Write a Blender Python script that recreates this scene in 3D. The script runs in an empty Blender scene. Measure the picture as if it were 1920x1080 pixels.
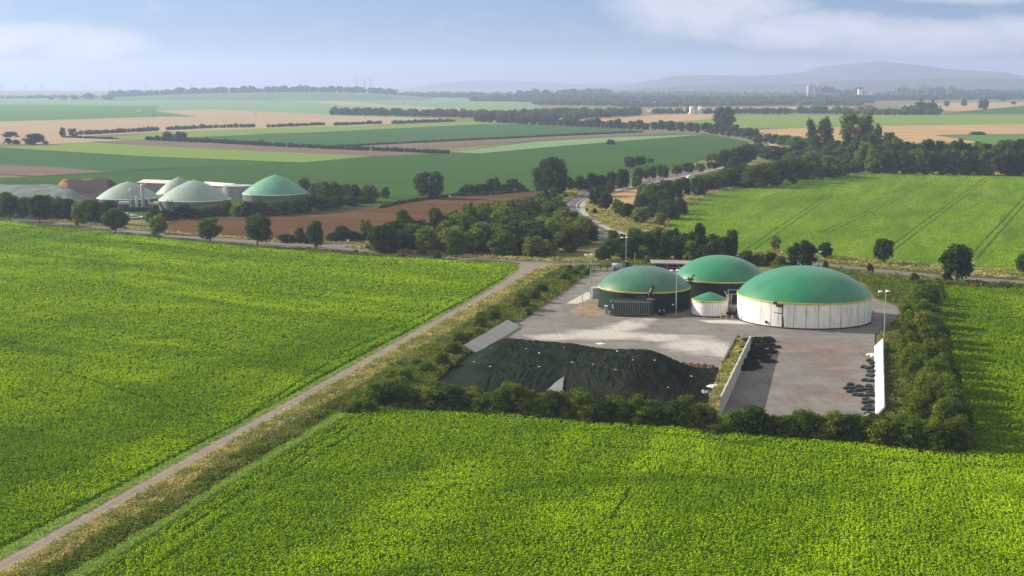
import bpy, bmesh, math, random
import numpy as np
from mathutils import Vector, Matrix
from mathutils.geometry import tessellate_polygon

S = bpy.context.scene
COL = S.collection
rng = np.random.default_rng(7)
random.seed(7)
R = math.radians
ASP = 1.0

# ------------------------------------------------------------------ camera
EYE = 50.0
FPX = 2600.0
PITCH = math.atan(382 / FPX)
CP, SP = math.cos(PITCH), math.sin(PITCH)
cam_d = bpy.data.cameras.new('camera')
cam = bpy.data.objects.new('camera', cam_d)
COL.objects.link(cam)
cam.location = (0, 0, EYE)
cam.rotation_euler = (math.pi / 2 - PITCH, 0, 0)
cam_d.sensor_width = 36
cam_d.lens = 36 * FPX / 1920
cam_d.clip_start = 1
cam_d.clip_end = 60000
S.camera = cam

# ------------------------------------------------------------------ light
SUN_E, SUN_A = 25.0, 24.0
to_sun = Vector((-math.cos(R(SUN_E)) * math.cos(R(SUN_A)), math.cos(R(SUN_E)) * math.sin(R(SUN_A)), math.sin(R(SUN_E))))
sun_d = bpy.data.lights.new('sun', 'SUN')
sun_d.energy = 5.0
sun_d.angle = R(0.6)
sun_d.color = (1.0, 0.91, 0.76)
sun = bpy.data.objects.new('sun', sun_d)
COL.objects.link(sun)
sun.rotation_euler = to_sun.to_track_quat('Z', 'Y').to_euler()
sun.location = (-300, 100, 300)

S.view_settings.view_transform = 'Standard'
S.view_settings.look = 'None'
S.view_settings.exposure = 1.0
S.view_settings.gamma = 1
S.render.engine = 'CYCLES'
S.cycles.use_denoising = True
S.cycles.max_bounces = 5
S.cycles.diffuse_bounces = 2
S.cycles.glossy_bounces = 2
S.cycles.transmission_bounces = 3
S.cycles.volume_bounces = 0
S.cycles.transparent_max_bounces = 4

HAZE_DENSITY = 0.00012


class NT:
    """small helper around a node tree"""
    def __init__(s, tree):
        s.t = tree
        tree.nodes.clear()

    def n(s, typ, **kw):
        nd = s.t.nodes.new(typ)
        for k, v in kw.items():
            setattr(nd, k, v)
        return nd

    def link(s, a, b):
        s.t.links.new(a, b)

    def put(s, sock, v):
        if isinstance(v, bpy.types.NodeSocket):
            s.link(v, sock)
        elif v is not None:
            if sock.type == 'RGBA' and len(v) == 3:
                v = (*v, 1)
            sock.default_value = v

    def math(s, op, a, b=0.0, clamp=False):
        m = s.n('ShaderNodeMath', operation=op, use_clamp=clamp)
        s.put(m.inputs[0], a)
        s.put(m.inputs[1], b)
        return m.outputs[0]

    def mix(s, f, a, b, blend='MIX'):
        m = s.n('ShaderNodeMix', data_type='RGBA', blend_type=blend)
        s.put(m.inputs[0], f)
        s.put(m.inputs[6], a)
        s.put(m.inputs[7], b)
        return m.outputs[2]

    def noise(s, co, scale, detail=3.0, rough=0.55, dist=0.0):
        m = s.n('ShaderNodeTexNoise')
        s.put(m.inputs['Vector'], co)
        m.inputs['Scale'].default_value = scale
        m.inputs['Detail'].default_value = detail
        m.inputs['Roughness'].default_value = rough
        m.inputs['Distortion'].default_value = dist
        return m.outputs[0]

    def ramp(s, f, pts):
        m = s.n('ShaderNodeValToRGB')
        e = m.color_ramp.elements
        while len(e) < len(pts):
            e.new(0.5)
        for q, (p, c) in zip(e, pts):
            q.position = p
            q.color = (c, c, c, 1) if not hasattr(c, '__len__') else (*c, 1)
        s.put(m.inputs[0], f)
        return m.outputs[0]

    def mapped(s, co, scale=(1, 1, 1), rotz=0.0, loc=(0, 0, 0)):
        """coordinates turned so that direction rotz lies along x, then scaled"""
        if rotz:
            m = s.n('ShaderNodeMapping')
            m.inputs['Rotation'].default_value = (0, 0, -rotz)
            s.put(m.inputs[0], co)
            co = m.outputs[0]
        m = s.n('ShaderNodeMapping')
        m.inputs['Scale'].default_value = scale
        m.inputs['Location'].default_value = loc
        s.put(m.inputs[0], co)
        return m.outputs[0]


# ------------------------------------------------------------------ sky
world = bpy.data.worlds.new('World')
S.world = world
world.use_nodes = True
w = NT(world.node_tree)
sky = w.n('ShaderNodeTexSky', sky_type='NISHITA', sun_disc=False)
sky.sun_elevation = R(SUN_E)
sky.sun_rotation = math.atan2(to_sun.x, to_sun.y)
sky.altitude = 100
sky.air_density = 1.0
sky.dust_density = 0.6
sky.ozone_density = 2.5
tc = w.n('ShaderNodeTexCoord')
sep = w.n('ShaderNodeSeparateXYZ')
w.link(tc.outputs['Generated'], sep.inputs[0])
yy = w.math('MAXIMUM', sep.outputs[1], 0.05)
cu = w.math('DIVIDE', sep.outputs[0], yy)
cv = w.math('DIVIDE', sep.outputs[2], yy)
cmb = w.n('ShaderNodeCombineXYZ')
w.link(cu, cmb.inputs[0])
w.link(cv, cmb.inputs[1])


def cloud_lump(u0, v0, su, sv):
    a = w.math('DIVIDE', w.math('SUBTRACT', cu, u0), su)
    b = w.math('DIVIDE', w.math('SUBTRACT', cv, v0), sv)
    r2 = w.math('ADD', w.math('MULTIPLY', a, a), w.math('MULTIPLY', b, b))
    return w.math('SUBTRACT', 1.0, r2, True)


lump = None
for q in ((-0.30, 0.029, 0.055, 0.014), (-0.375, 0.031, 0.05, 0.013), (-0.345, 0.034, 0.06, 0.012),
          (0.14, 0.052, 0.085, 0.026), (0.21, 0.038, 0.09, 0.017), (0.30, 0.033, 0.11, 0.015), (0.38, 0.036, 0.08, 0.017),
          (0.33, 0.064, 0.08, 0.009)):
    v = cloud_lump(*q)
    lump = v if lump is None else w.math('MAXIMUM', lump, v)
cn = w.noise(w.mapped(cmb.outputs[0], (1, 2.4, 1)), 34, 6, 0.62, 0.4)
cn2 = w.noise(w.mapped(cmb.outputs[0], (1, 3.0, 1), 0, (3, 1, 0)), 9, 3, 0.5)
cm = w.math('ADD', w.math('MULTIPLY', lump, 1.05), w.math('MULTIPLY', w.math('SUBTRACT', cn, 0.5), 1.3))
cmask = w.ramp(cm, [(0.05, 0.0), (1.0, 0.85)])
high = w.ramp(w.noise(tc.outputs['Generated'], 2.6, 6, 0.6), [(0.34, 0.0), (0.6, 0.95)])  # white cloud cover above the view, added to brighten and neutralise the ambient light
hfade = w.ramp(cv, [(0.09, 0.0), (0.2, 1.0)])
cmask = w.math('MAXIMUM', cmask, w.math('MULTIPLY', high, hfade))
cmask = w.math('ADD', cmask, w.math('MULTIPLY', w.ramp(cn2, [(0.45, 0.0), (0.8, 1.0)]), 0.05), True)
tint = w.ramp(cv, [(0.0, (0.28, 0.385, 0.71)), (0.05, (0.32, 0.43, 0.76)), (0.10, (0.32, 0.43, 0.76)), (0.5, (0.85, 0.88, 0.9))])
skyc = w.mix(1.0, sky.outputs[0], tint, 'MULTIPLY')
skyc = w.mix(cmask, skyc, w.mix(hfade, (4.8, 4.95, 5.4), (7.0, 6.6, 6.0)))
bg = w.n('ShaderNodeBackground')
w.link(skyc, bg.inputs[0])
bg.inputs[1].default_value = 0.082
wo = w.n('ShaderNodeOutputWorld')
w.link(bg.outputs[0], wo.inputs[0])


# ------------------------------------------------------------------ pixel (1920 x 1080) -> place
def G(px, py, z=0.0):
    rx, ru = px - 960, 540 - py
    d = Vector((rx, FPX * CP + ru * SP, -FPX * SP + ru * CP))
    t = (z - EYE) / d.z
    return Vector((d.x * t, d.y * t, z))


def top_z(P, py):
    k = (540 - py) / FPX
    return EYE + P.y * (k * CP - SP) / (CP + k * SP)


def depth(P):
    return P.y * CP - (P.z - EYE) * SP


def mpp(P):
    return depth(P) / FPX


# ------------------------------------------------------------------ materials
MATS = {}


def nmat(name, cols, scale=0.5, rough=0.85, spec=0.2, bump=None, detail=4, stretch=(1, 1, 1), rotz=0.0, fine=None, dist=0.0, metal=0.0, big=None):
    """cols: colour stops over a noise; fine=(scale, amount) speckle; big=(scale, colour, amount) broad patches"""
    m = bpy.data.materials.new(name)
    m.use_nodes = True
    t = NT(m.node_tree)
    tc = t.n('ShaderNodeTexCoord')
    co = t.mapped(tc.outputs['Object'], stretch, rotz)
    f = t.noise(co, scale, detail, 0.6, dist)
    k = len(cols)
    c = t.ramp(f, [(0.28 + 0.44 * i / max(1, k - 1), cols[i]) for i in range(k)])
    if big:
        b = t.ramp(t.noise(co, big[0], 3, 0.5, 0.6), [(0.4, 0.0), (0.65, 1.0)])
        c = t.mix(t.math('MULTIPLY', b, big[2]), c, big[1])
    if fine:
        g = t.noise(tc.outputs['Object'], fine[0], 2, 0.7)
        g = t.ramp(g, [(0.3, 1 - fine[1]), (0.7, 1 + fine[1])])
        c = t.mix(1.0, c, g, 'MULTIPLY')
    p = t.n('ShaderNodeBsdfPrincipled')
    t.put(p.inputs['Base Color'], c)
    p.inputs['Roughness'].default_value = rough
    p.inputs['Specular IOR Level'].default_value = 0.0 if rough >= 0.9 else spec
    p.inputs['Metallic'].default_value = metal
    if bump:
        bn = t.n('ShaderNodeBump')
        bn.inputs['Strength'].default_value = 1.0
        bn.inputs['Distance'].default_value = bump[1]
        t.link(t.noise(co, bump[0], 4, 0.6), bn.inputs['Height'])
        t.link(bn.outputs[0], p.inputs['Normal'])
    o = t.n('ShaderNodeOutputMaterial')
    t.link(p.outputs[0], o.inputs[0])
    MATS[name] = m
    return m


def leaf(name, c1, c2, transl=0.35, patch=None, objvar=0.35, rough=0.5, spec=0.3, tcol=None, streak=None):
    """foliage: colour differs from leaf to leaf, from plant to plant and (patch) over the field"""
    m = bpy.data.materials.new(name)
    m.use_nodes = True
    t = NT(m.node_tree)
    g = t.n('ShaderNodeNewGeometry')
    oi = t.n('ShaderNodeObjectInfo')
    f = g.outputs['Random Per Island']
    c = t.mix(t.math('POWER', f, 1.25), c1, c2)
    if objvar:
        v = t.math('ADD', t.math('MULTIPLY', oi.outputs['Random'], objvar), 1 - objvar / 2)
        cmbn = t.n('ShaderNodeCombineColor')
        t.put(cmbn.inputs[0], t.math('MULTIPLY', v, v))
        t.put(cmbn.inputs[1], v)
        t.put(cmbn.inputs[2], v)
        c = t.mix(1.0, c, cmbn.outputs[0], 'MULTIPLY')
    if patch:
        for sc, col, amt, st, rz, lo, hi in patch:
            co = t.mapped(g.outputs['Position'], st, rz)
            b = t.ramp(t.noise(co, sc, 4, 0.55, 0.8), [(lo, 0.0), (hi, 1.0)])
            c = t.mix(t.math('MULTIPLY', b, amt), c, col)
    p = t.n('ShaderNodeBsdfPrincipled')
    t.put(p.inputs['Base Color'], c)
    p.inputs['Roughness'].default_value = rough
    p.inputs['Specular IOR Level'].default_value = spec if spec > 0.2 else 0.0
    tr = t.n('ShaderNodeBsdfTranslucent')
    t.put(tr.inputs[0], t.mix(0.55, c, tcol or (0.16, 0.26, 0.002)))
    mx = t.n('ShaderNodeMixShader')
    mx.inputs[0].default_value = transl
    t.link(p.outputs[0], mx.inputs[1])
    t.link(tr.outputs[0], mx.inputs[2])
    o = t.n('ShaderNodeOutputMaterial')
    t.link(mx.outputs[0], o.inputs[0])
    MATS[name] = m
    return m


# ------------------------------------------------------------------ mesh helpers
class MB:
    def __init__(s):
        s.v, s.f = [], []

    def quad(s, a, b, c, d):
        n = len(s.v)
        s.v += [tuple(a), tuple(b), tuple(c), tuple(d)]
        s.f.append((n, n + 1, n + 2, n + 3))
        return s

    def box(s, c, size, rz=0.0, ry=0.0, bev=0.0, taper=1.0):
        n = len(s.v)
        hx, hy, hz = size[0] / 2, size[1] / 2, size[2] / 2
        M = Matrix.Translation(Vector(c)) @ Matrix.Rotation(rz, 4, 'Z') @ Matrix.Rotation(ry, 4, 'Y')
        for z, k in ((-hz, 1.0), (hz, taper)):
            for x, y in ((-hx, -hy), (hx, -hy), (hx, hy), (-hx, hy)):
                s.v.append(tuple(M @ Vector((x * k, y * k, z))))
        for q in ((3, 2, 1, 0), (4, 5, 6, 7), (0, 1, 5, 4), (1, 2, 6, 5), (2, 3, 7, 6), (3, 0, 4, 7)):
            s.f.append(tuple(n + i for i in q))
        return s

    def tube(s, pts, r, k=8, r1=None, cap=True):
        pts = [Vector(p) for p in pts]
        r1 = r if r1 is None else r1
        rings = []
        for i, p in enumerate(pts):
            d = (pts[min(i + 1, len(pts) - 1)] - pts[max(i - 1, 0)]).normalized()
            a = d.cross(Vector((0, 0, 1)))
            if a.length < 1e-3:
                a = d.cross(Vector((1, 0, 0)))
            a.normalize()
            b = d.cross(a)
            rr = r + (r1 - r) * i / max(1, len(pts) - 1)
            n = len(s.v)
            for j in range(k):
                t = 2 * math.pi * j / k
                s.v.append(tuple(p + a * rr * math.cos(t) + b * rr * math.sin(t)))
            rings.append(n)
        for n0, n1 in zip(rings, rings[1:]):
            for j in range(k):
                s.f.append((n0 + j, n0 + (j + 1) % k, n1 + (j + 1) % k, n1 + j))
        if cap:
            s.f.append(tuple(rings[0] + j for j in range(k))[::-1])
            s.f.append(tuple(rings[-1] + j for j in range(k)))
        return s

    def lathe(s, prof, k=48, c=(0, 0, 0)):
        rows = []
        for r, z in prof:
            if r < 1e-4:
                rows.append([len(s.v)])
                s.v.append((c[0], c[1], c[2] + z))
            else:
                rows.append(list(range(len(s.v), len(s.v) + k)))
                for j in range(k):
                    t = 2 * math.pi * j / k
                    s.v.append((c[0] + r * math.cos(t), c[1] + r * math.sin(t), c[2] + z))
        for a, b in zip(rows, rows[1:]):
            for j in range(k):
                j2 = (j + 1) % k
                if len(a) == 1 and len(b) == 1:
                    continue
                if len(a) == 1:
                    s.f.append((a[0], b[j2], b[j])[::-1])
                elif len(b) == 1:
                    s.f.append((a[j], a[j2], b[0]))
                else:
                    s.f.append((a[j], a[j2], b[j2], b[j]))
        return s

    def blob(s, c, rad, seed=0, rough=0.25, nu=10, nv=6):
        r_ = random.Random(seed)
        n = len(s.v)
        ph = [r_.uniform(0, 6.28) for _ in range(6)]
        for i in range(nv + 1):
            th = math.pi * i / nv
            for j in range(nu):
                a = 2 * math.pi * j / nu
                k = 1 + rough * (math.sin(2 * a + ph[0] + th) * 0.5 + math.sin(3 * a + ph[1]) * math.sin(2 * th + ph[2]) * 0.6 + r_.uniform(-0.25, 0.25))
                s.v.append((c[0] + rad[0] * k * math.sin(th) * math.cos(a), c[1] + rad[1] * k * math.sin(th) * math.sin(a), c[2] + rad[2] * k * math.cos(th)))
        for i in range(nv):
            for j in range(nu):
                a, b = n + i * nu + j, n + i * nu + (j + 1) % nu
                s.f.append((a, a + nu, b + nu, b))
        return s

    def mesh(s, name, smooth=False):
        me = bpy.data.meshes.new(name)
        me.from_pydata(s.v, [], s.f)
        if smooth:
            me.shade_smooth()
        me.update()
        return me

    def build(s, name, mat, parent=None, smooth=False, loc=None):
        return ob(name, s.mesh(name, smooth), mat, parent, loc)


def ob(name, me, mat=None, parent=None, loc=None):
    o = bpy.data.objects.new(name, me)
    if mat is not None and not me.materials:
        me.materials.append(MATS[mat] if isinstance(mat, str) else mat)
    COL.objects.link(o)
    if parent:
        o.parent = parent
    if loc is not None:
        o.location = loc
    return o


def tag(o, label=None, cat=None, group=None, kind=None):
    if label:
        o['label'] = label
    if cat:
        o['category'] = cat
    if group:
        o['group'] = group
    if kind:
        o['kind'] = kind
    return o


def thing(name, label, cat, loc, rz=0.0, group=None):
    o = bpy.data.objects.new(name, None)
    COL.objects.link(o)
    o.location = loc
    o.rotation_euler = (0, 0, rz)
    return tag(o, label, cat, group)


def dup(root, loc, rz=0.0, label=None):
    r = root.copy()
    COL.objects.link(r)
    r.location = loc
    r.rotation_euler = (0, 0, rz)
    if label:
        r['label'] = label
    for ch in list(root.children):
        c = ch.copy()
        COL.objects.link(c)
        c.parent = r
        for g in ch.children:
            d = g.copy()
            COL.objects.link(d)
            d.parent = c
    return r


def world_poly(pxs):
    return [G(x, y) for x, y in pxs]


def sheet(name, pts, z, mat, label=None, cat=None, kind='structure', pix=True):
    P = world_poly(pts) if pix else [Vector(p) for p in pts]
    P = [Vector((p.x, p.y, z)) for p in P]
    tri = tessellate_polygon([P])
    me = bpy.data.meshes.new(name)
    fs = []
    for t in tri:
        a, b, c = (P[i] for i in t)
        fs.append(tuple(t) if (b - a).cross(c - a).z > 0 else tuple(t)[::-1])
    me.from_pydata([tuple(p) for p in P], [], fs)
    me.update()
    o = ob(name, me, mat)
    return tag(o, label, cat, None, kind)


def smooth_line(pts, n=6):
    P = [Vector((p[0], p[1], 0)) for p in pts]
    out = []
    for i in range(len(P) - 1):
        p0, p1, p2, p3 = P[max(i - 1, 0)], P[i], P[i + 1], P[min(i + 2, len(P) - 1)]
        for k in range(n):
            t = k / n
            out.append(0.5 * ((2 * p1) + (p2 - p0) * t + (2 * p0 - 5 * p1 + 4 * p2 - p3) * t * t + (3 * p1 - p0 - 3 * p2 + p3) * t ** 3))
    out.append(P[-1])
    return out


def ribbon(line, wd, z, off=0.0):
    """strip of width wd along a world polyline, shifted sideways by off"""
    L, Rr = [], []
    for i, p in enumerate(line):
        d = (line[min(i + 1, len(line) - 1)] - line[max(i - 1, 0)])
        d.z = 0
        d.normalize()
        nn = Vector((-d.y, d.x, 0))
        L.append(p + nn * (off + wd / 2))
        Rr.append(p + nn * (off - wd / 2))
    mb = MB()
    for i in range(len(line) - 1):
        q = (Rr[i], Rr[i + 1], L[i + 1], L[i])
        mb.quad(*[(a.x, a.y, z) for a in q])
    return mb


def pline(pxs, n=6):
    return smooth_line([G(x, y) for x, y in pxs], n)


def inside(poly, xy):
    """vectorised point in polygon"""
    x, y = xy[:, 0], xy[:, 1]
    r = np.zeros(len(xy), bool)
    n = len(poly)
    for i in range(n):
        x0, y0 = poly[i][0], poly[i][1]
        x1, y1 = poly[(i + 1) % n][0], poly[(i + 1) % n][1]
        c = ((y0 > y) != (y1 > y)) & (x < (x1 - x0) * (y - y0) / ((y1 - y0) or 1e-9) + x0)
        r ^= c
    return r


def np_quads(name, V, mat):
    """V: (n,4,3) loose quads in one mesh"""
    n = len(V)
    me = bpy.data.meshes.new(name)
    me.vertices.add(n * 4)
    me.vertices.foreach_set('co', V.reshape(-1).astype(np.float32))
    me.loops.add(n * 4)
    me.loops.foreach_set('vertex_index', np.arange(n * 4, dtype=np.int32))
    me.polygons.add(n)
    me.polygons.foreach_set('loop_start', np.arange(0, n * 4, 4, dtype=np.int32))
    me.update(calc_edges=True)
    if mat:
        me.materials.append(MATS[mat])
    return me


def leaf_quads(c, size, nrm, rs, aspect=1.6, bend=0.0):
    """diamond leaves at centres c (n,3), of length size (n), facing nrm (n,3)"""
    n = len(c)
    a = rs.normal(size=(n, 3))
    a -= nrm * (a * nrm).sum(1, keepdims=True)
    a /= np.linalg.norm(a, axis=1, keepdims=True) + 1e-9
    b = np.cross(nrm, a)
    s = size[:, None] / 2
    return np.stack([c - a * s, c - b * s / aspect - a * s * 0.1, c + a * s, c + b * s / aspect - a * s * 0.1], 1)


def unit(v):
    return v / (np.linalg.norm(v, axis=-1, keepdims=True) + 1e-9)


def vnoise(x, y, seed=0):
    """cheap smooth 2-D noise in 0..1"""
    r = np.random.default_rng(seed)
    T = r.random((64, 64))
    xi, yi = np.floor(x).astype(int), np.floor(y).astype(int)
    fx, fy = x - xi, y - yi
    fx, fy = fx * fx * (3 - 2 * fx), fy * fy * (3 - 2 * fy)
    g = lambda i, j: T[(xi + i) % 64, (yi + j) % 64]
    return (g(0, 0) * (1 - fx) + g(1, 0) * fx) * (1 - fy) + (g(0, 1) * (1 - fx) + g(1, 1) * fx) * fy


def scatter_pts(poly, dens, seed, near=170.0, fall=2.0, keep=None):
    """random points in a world polygon, dens per m2 at distance <= near, thinning beyond"""
    rs = np.random.default_rng(seed)
    A = np.array([(p[0], p[1]) for p in poly])
    lo, hi = A.min(0), A.max(0)
    out = []
    y = lo[1]
    while y < hi[1]:
        y2 = min(hi[1], y + max(8.0, y * 0.05))
        dd = dens * (1.0 if y < near else (near / y) ** fall)
        n = int((hi[0] - lo[0]) * (y2 - y) * dd)
        if n > 0:
            p = np.stack([rs.uniform(lo[0], hi[0], n), rs.uniform(y, y2, n)], 1)
            p = p[inside(poly, p)]
            vis = np.abs(p[:, 0]) < p[:, 1] * 0.52 + 25
            out.append(p[vis])
        y = y2
    p = np.concatenate(out) if out else np.zeros((0, 2))
    if keep is not None:
        p = p[keep(p)]
    return p

# ------------------------------------------------------------------ ground, fields
nmat('meadow', [(0.085, 0.102, 0.034), (0.145, 0.145, 0.055), (0.230, 0.187, 0.093)], 0.09, 0.95, 0.1, (1.2, 0.25), 6, fine=(2.5, 0.25))
nmat('far_green', [(0.069, 0.143, 0.036), (0.092, 0.173, 0.042)], 0.026, 0.95, 0.1, (0.8, 0.3), 5, (0.15, 1.6, 1), 0.2, fine=(0.45, 0.18))
nmat('mid_green', [(0.034, 0.078, 0.020), (0.048, 0.099, 0.023)], 0.044, 0.95, 0.1, (0.9, 0.35), 5, (0.15, 1.6, 1), 0.2, fine=(0.6, 0.22))
nmat('deep_green', [(0.037, 0.089, 0.030), (0.051, 0.112, 0.035)], 0.022, 0.95, 0.1, (0.8, 0.3), 5, (0.15, 1.6, 1), 0.2, fine=(0.4, 0.18))
nmat('light_green', [(0.122, 0.187, 0.042), (0.160, 0.224, 0.047)], 0.026, 0.95, 0.1, (0.6, 0.3), 5, (0.15, 1.6, 1), 0.2, fine=(0.35, 0.15))
nmat('pale_green', [(0.121, 0.207, 0.097), (0.158, 0.243, 0.116)], 0.033, 0.95, 0.1, None, 5, (0.15, 1.6, 1), 0.2, fine=(0.3, 0.2))
nmat('stubble', [(0.254, 0.164, 0.078), (0.329, 0.229, 0.117), (0.374, 0.270, 0.148)], 0.02, 0.95, 0.1, None, 5, (0.4, 1.6, 1), 0.2, fine=(0.3, 0.1))
nmat('pale_stubble', [(0.270, 0.204, 0.128), (0.333, 0.260, 0.165)], 0.015, 0.95, 0.1, None, 5, (0.3, 1.8, 1), 0.1, fine=(0.25, 0.1))
nmat('grey_soil', [(0.128, 0.096, 0.076), (0.160, 0.124, 0.096)], 0.03, 0.95, 0.1, None, 5, (0.3, 2, 1), 0.4, fine=(0.3, 0.12))
nmat('ripe_grain', [(0.070, 0.040, 0.019), (0.095, 0.055, 0.027), (0.116, 0.071, 0.037)], 0.06, 0.95, 0.1, (0.9, 0.35), 6, (0.25, 1.5, 1), -0.35, fine=(1.4, 0.3))
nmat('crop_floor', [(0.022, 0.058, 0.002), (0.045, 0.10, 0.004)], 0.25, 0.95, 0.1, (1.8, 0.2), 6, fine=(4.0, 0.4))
nmat('tan_soil', [(0.240, 0.152, 0.088), (0.320, 0.216, 0.136)], 0.15, 0.95, 0.1, None, 5, fine=(1.0, 0.2))

# one sheet of ground out to the horizon
sheet('ground', [(-9000, -700), (9000, -700), (9000, 14500), (-9000, 14500)], -0.12, 'meadow', pix=False)

zf = [-0.08]


def field(name, mat, pts, step=0.06):
    zf[0] += 0.012
    far = max(G(x, y).y for x, y in pts)
    return sheet(name, pts, zf[0] if far < 900 else zf[0] + 0.15, mat)


field('field', 'pale_green', [(-700, 184), (0, 182), (420, 180), (760, 181), (1000, 190), (1020, 206), (905, 208), (740, 222), (-700, 240)])
field('green_field', 'far_green', [(-500, 197), (0, 196), (300, 199), (290, 208), (370, 219), (200, 222), (0, 228), (-500, 233)])
field('stubble_field', 'pale_stubble', [(-500, 233), (0, 228), (200, 222), (300, 219), (370, 219), (292, 208), (400, 205), (560, 212), (640, 217), (740, 220), (863, 223), (740, 232), (620, 240), (300, 248), (115, 258), (240, 263), (90, 271), (0, 270), (-500, 274)])
field('stubble_field', 'pale_stubble', [(580, 190.5), (640, 190.5), (700, 195), (800, 201), (905, 206), (855, 208.5), (740, 202), (640, 197)])
field('green_field', 'light_green', [(210, 258), (300, 248), (480, 241), (606, 237), (716, 235), (850, 229), (920, 227), (1010, 231), (1060, 236), (900, 236), (640, 248), (520, 250), (350, 259), (245, 263)])
field('green_field', 'deep_green', [(330, 259), (353, 257.5), (620, 247), (903, 233), (1020, 232), (1100, 238), (1210, 246), (1000, 257), (800, 266), (640, 274), (560, 272)])
field('fallow_field', 'grey_soil', [(167, 265), (280, 265), (430, 271), (640, 281), (835, 290), (760, 294), (640, 291), (400, 280), (230, 270)])
field('fallow_field', 'grey_soil', [(640, 275), (800, 266.5), (1000, 258), (1200, 248), (1285, 249), (1240, 252.5), (1000, 264), (850, 276), (700, 280)])
field('green_field', 'light_green', [(-400, 277), (20, 276), (170, 267), (400, 280), (640, 291), (700, 293), (567, 305), (520, 303.5), (260, 293), (0, 277)])
field('green_field', 'deep_green', [(-400, 278), (0, 277.5), (260, 293.5), (540, 305), (430, 311), (280, 318), (200, 323), (0, 308), (-400, 296)])
field('green_field', 'mid_green', [(-500, 345), (0, 334), (67, 332), (205, 323), (430, 311), (565, 305), (700, 293.5), (850, 286), (1000, 264), (1200, 254), (1320, 250.5), (1405, 266), (1390, 276), (1250, 320), (1130, 344), (1060, 352), (1000, 358), (860, 362), (700, 388), (430, 410), (0, 412), (-500, 430)])
field('fallow_field', 'grey_soil', [(-400, 297), (0, 308.5), (120, 315), (205, 322.5), (67, 331), (0, 327), (-400, 312)])
field('green_field', 'pale_green', [(848, 286), (1000, 266), (1160, 257), (1330, 252), (1190, 263), (1040, 275), (900, 288)])
field('stubble_field', 'stubble', [(990, 219), (1100, 217.5), (1200, 216), (1345, 213), (1342, 223), (1290, 227), (1235, 231), (1200, 231.5), (1100, 228.5), (1010, 223)])
field('green_field', 'light_green', [(1240, 231), (1290, 227.5), (1340, 221.5), (1400, 216), (1600, 215), (1920, 214.5), (2400, 213), (2400, 231), (1920, 233), (1651, 237), (1513, 241), (1400, 241), (1286, 237)])
field('stubble_field', 'stubble', [(1405, 243), (1513, 240.5), (1651, 237), (1920, 232.5), (2400, 229), (2400, 252), (1920, 252), (1753, 253.5), (1840, 268), (1780, 276), (1560, 274), (1470, 260)])
field('green_field', 'far_green', [(1756, 254.5), (1920, 252.5), (2400, 251), (2400, 292), (1920, 290), (1845, 268.5)])
field('green_field', 'deep_green', [(1773, 213), (1850, 204), (1920, 199), (2400, 190), (2400, 213), (1920, 214)])
field('stubble_field', 'stubble', [(1680, 198), (1790, 193), (2300, 189), (2300, 192), (1920, 198.5), (1800, 209), (1760, 206)])
field('stubble_field', 'stubble', [(1210, 206), (1310, 203.5), (1480, 200.5), (1600, 200), (1580, 208), (1480, 208), (1300, 209), (1215, 211)])
field('stubble_field', 'stubble', [(1125, 369), (1145, 366), (1195, 355), (1215, 350), (1225, 395), (1190, 405), (1150, 403), (1118, 392)])
field('grain_field', 'ripe_grain', [(306, 440), (316, 418), (430, 405), (560, 396), (640, 388), (700, 380), (800, 373), (900, 366), (1000, 356), (1030, 362), (1010, 392), (950, 425), (700, 449), (600, 456), (480, 449)])

# the crop fields near the camera: dark floor + leaves
RIGHT_FIELD = [(1240, 448), (1262, 405), (1300, 380), (1340, 363), (1400, 348), (1480, 339), (1600, 327.5), (1640, 325), (1920, 333), (2900, 356), (2900, 590), (1920, 509), (1780, 502), (1700, 496), (1640, 489), (1540, 479), (1440, 473), (1390, 478), (1300, 470)]
LEFT_FIELD = [(-420, 380), (0, 417), (150, 430), (300, 449), (480, 466), (600, 477), (780, 488), (930, 494), (968, 498), (966, 505), (935, 527), (880, 560), (632, 691), (437, 800), (0, 1028), (-420, 1230)]
SIDE_FIELD = [(1808, 850), (1770, 640), (1764, 560), (1766, 536), (1920, 545), (2900, 628), (2900, 940), (1920, 858)]
FRONT_FIELD = [(652, 783), (690, 772), (735, 769), (840, 774), (1015, 789), (1115, 797), (1308, 809), (1318, 822), (1333, 814), (1480, 822), (1732, 845), (1807, 851), (1920, 859), (2900, 941), (2900, 1240), (60, 1240), (182, 1078), (412, 928)]
LW, FW_, RW = world_poly(LEFT_FIELD), world_poly(FRONT_FIELD), world_poly(RIGHT_FIELD)
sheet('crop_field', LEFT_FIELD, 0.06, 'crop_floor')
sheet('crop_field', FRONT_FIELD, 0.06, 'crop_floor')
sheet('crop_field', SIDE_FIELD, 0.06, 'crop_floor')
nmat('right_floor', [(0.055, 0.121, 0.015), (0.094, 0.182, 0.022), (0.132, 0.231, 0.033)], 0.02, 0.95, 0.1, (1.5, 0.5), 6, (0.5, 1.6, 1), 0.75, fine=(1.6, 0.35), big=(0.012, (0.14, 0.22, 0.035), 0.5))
sheet('crop_field', RIGHT_FIELD, 0.06, 'right_floor')

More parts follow.
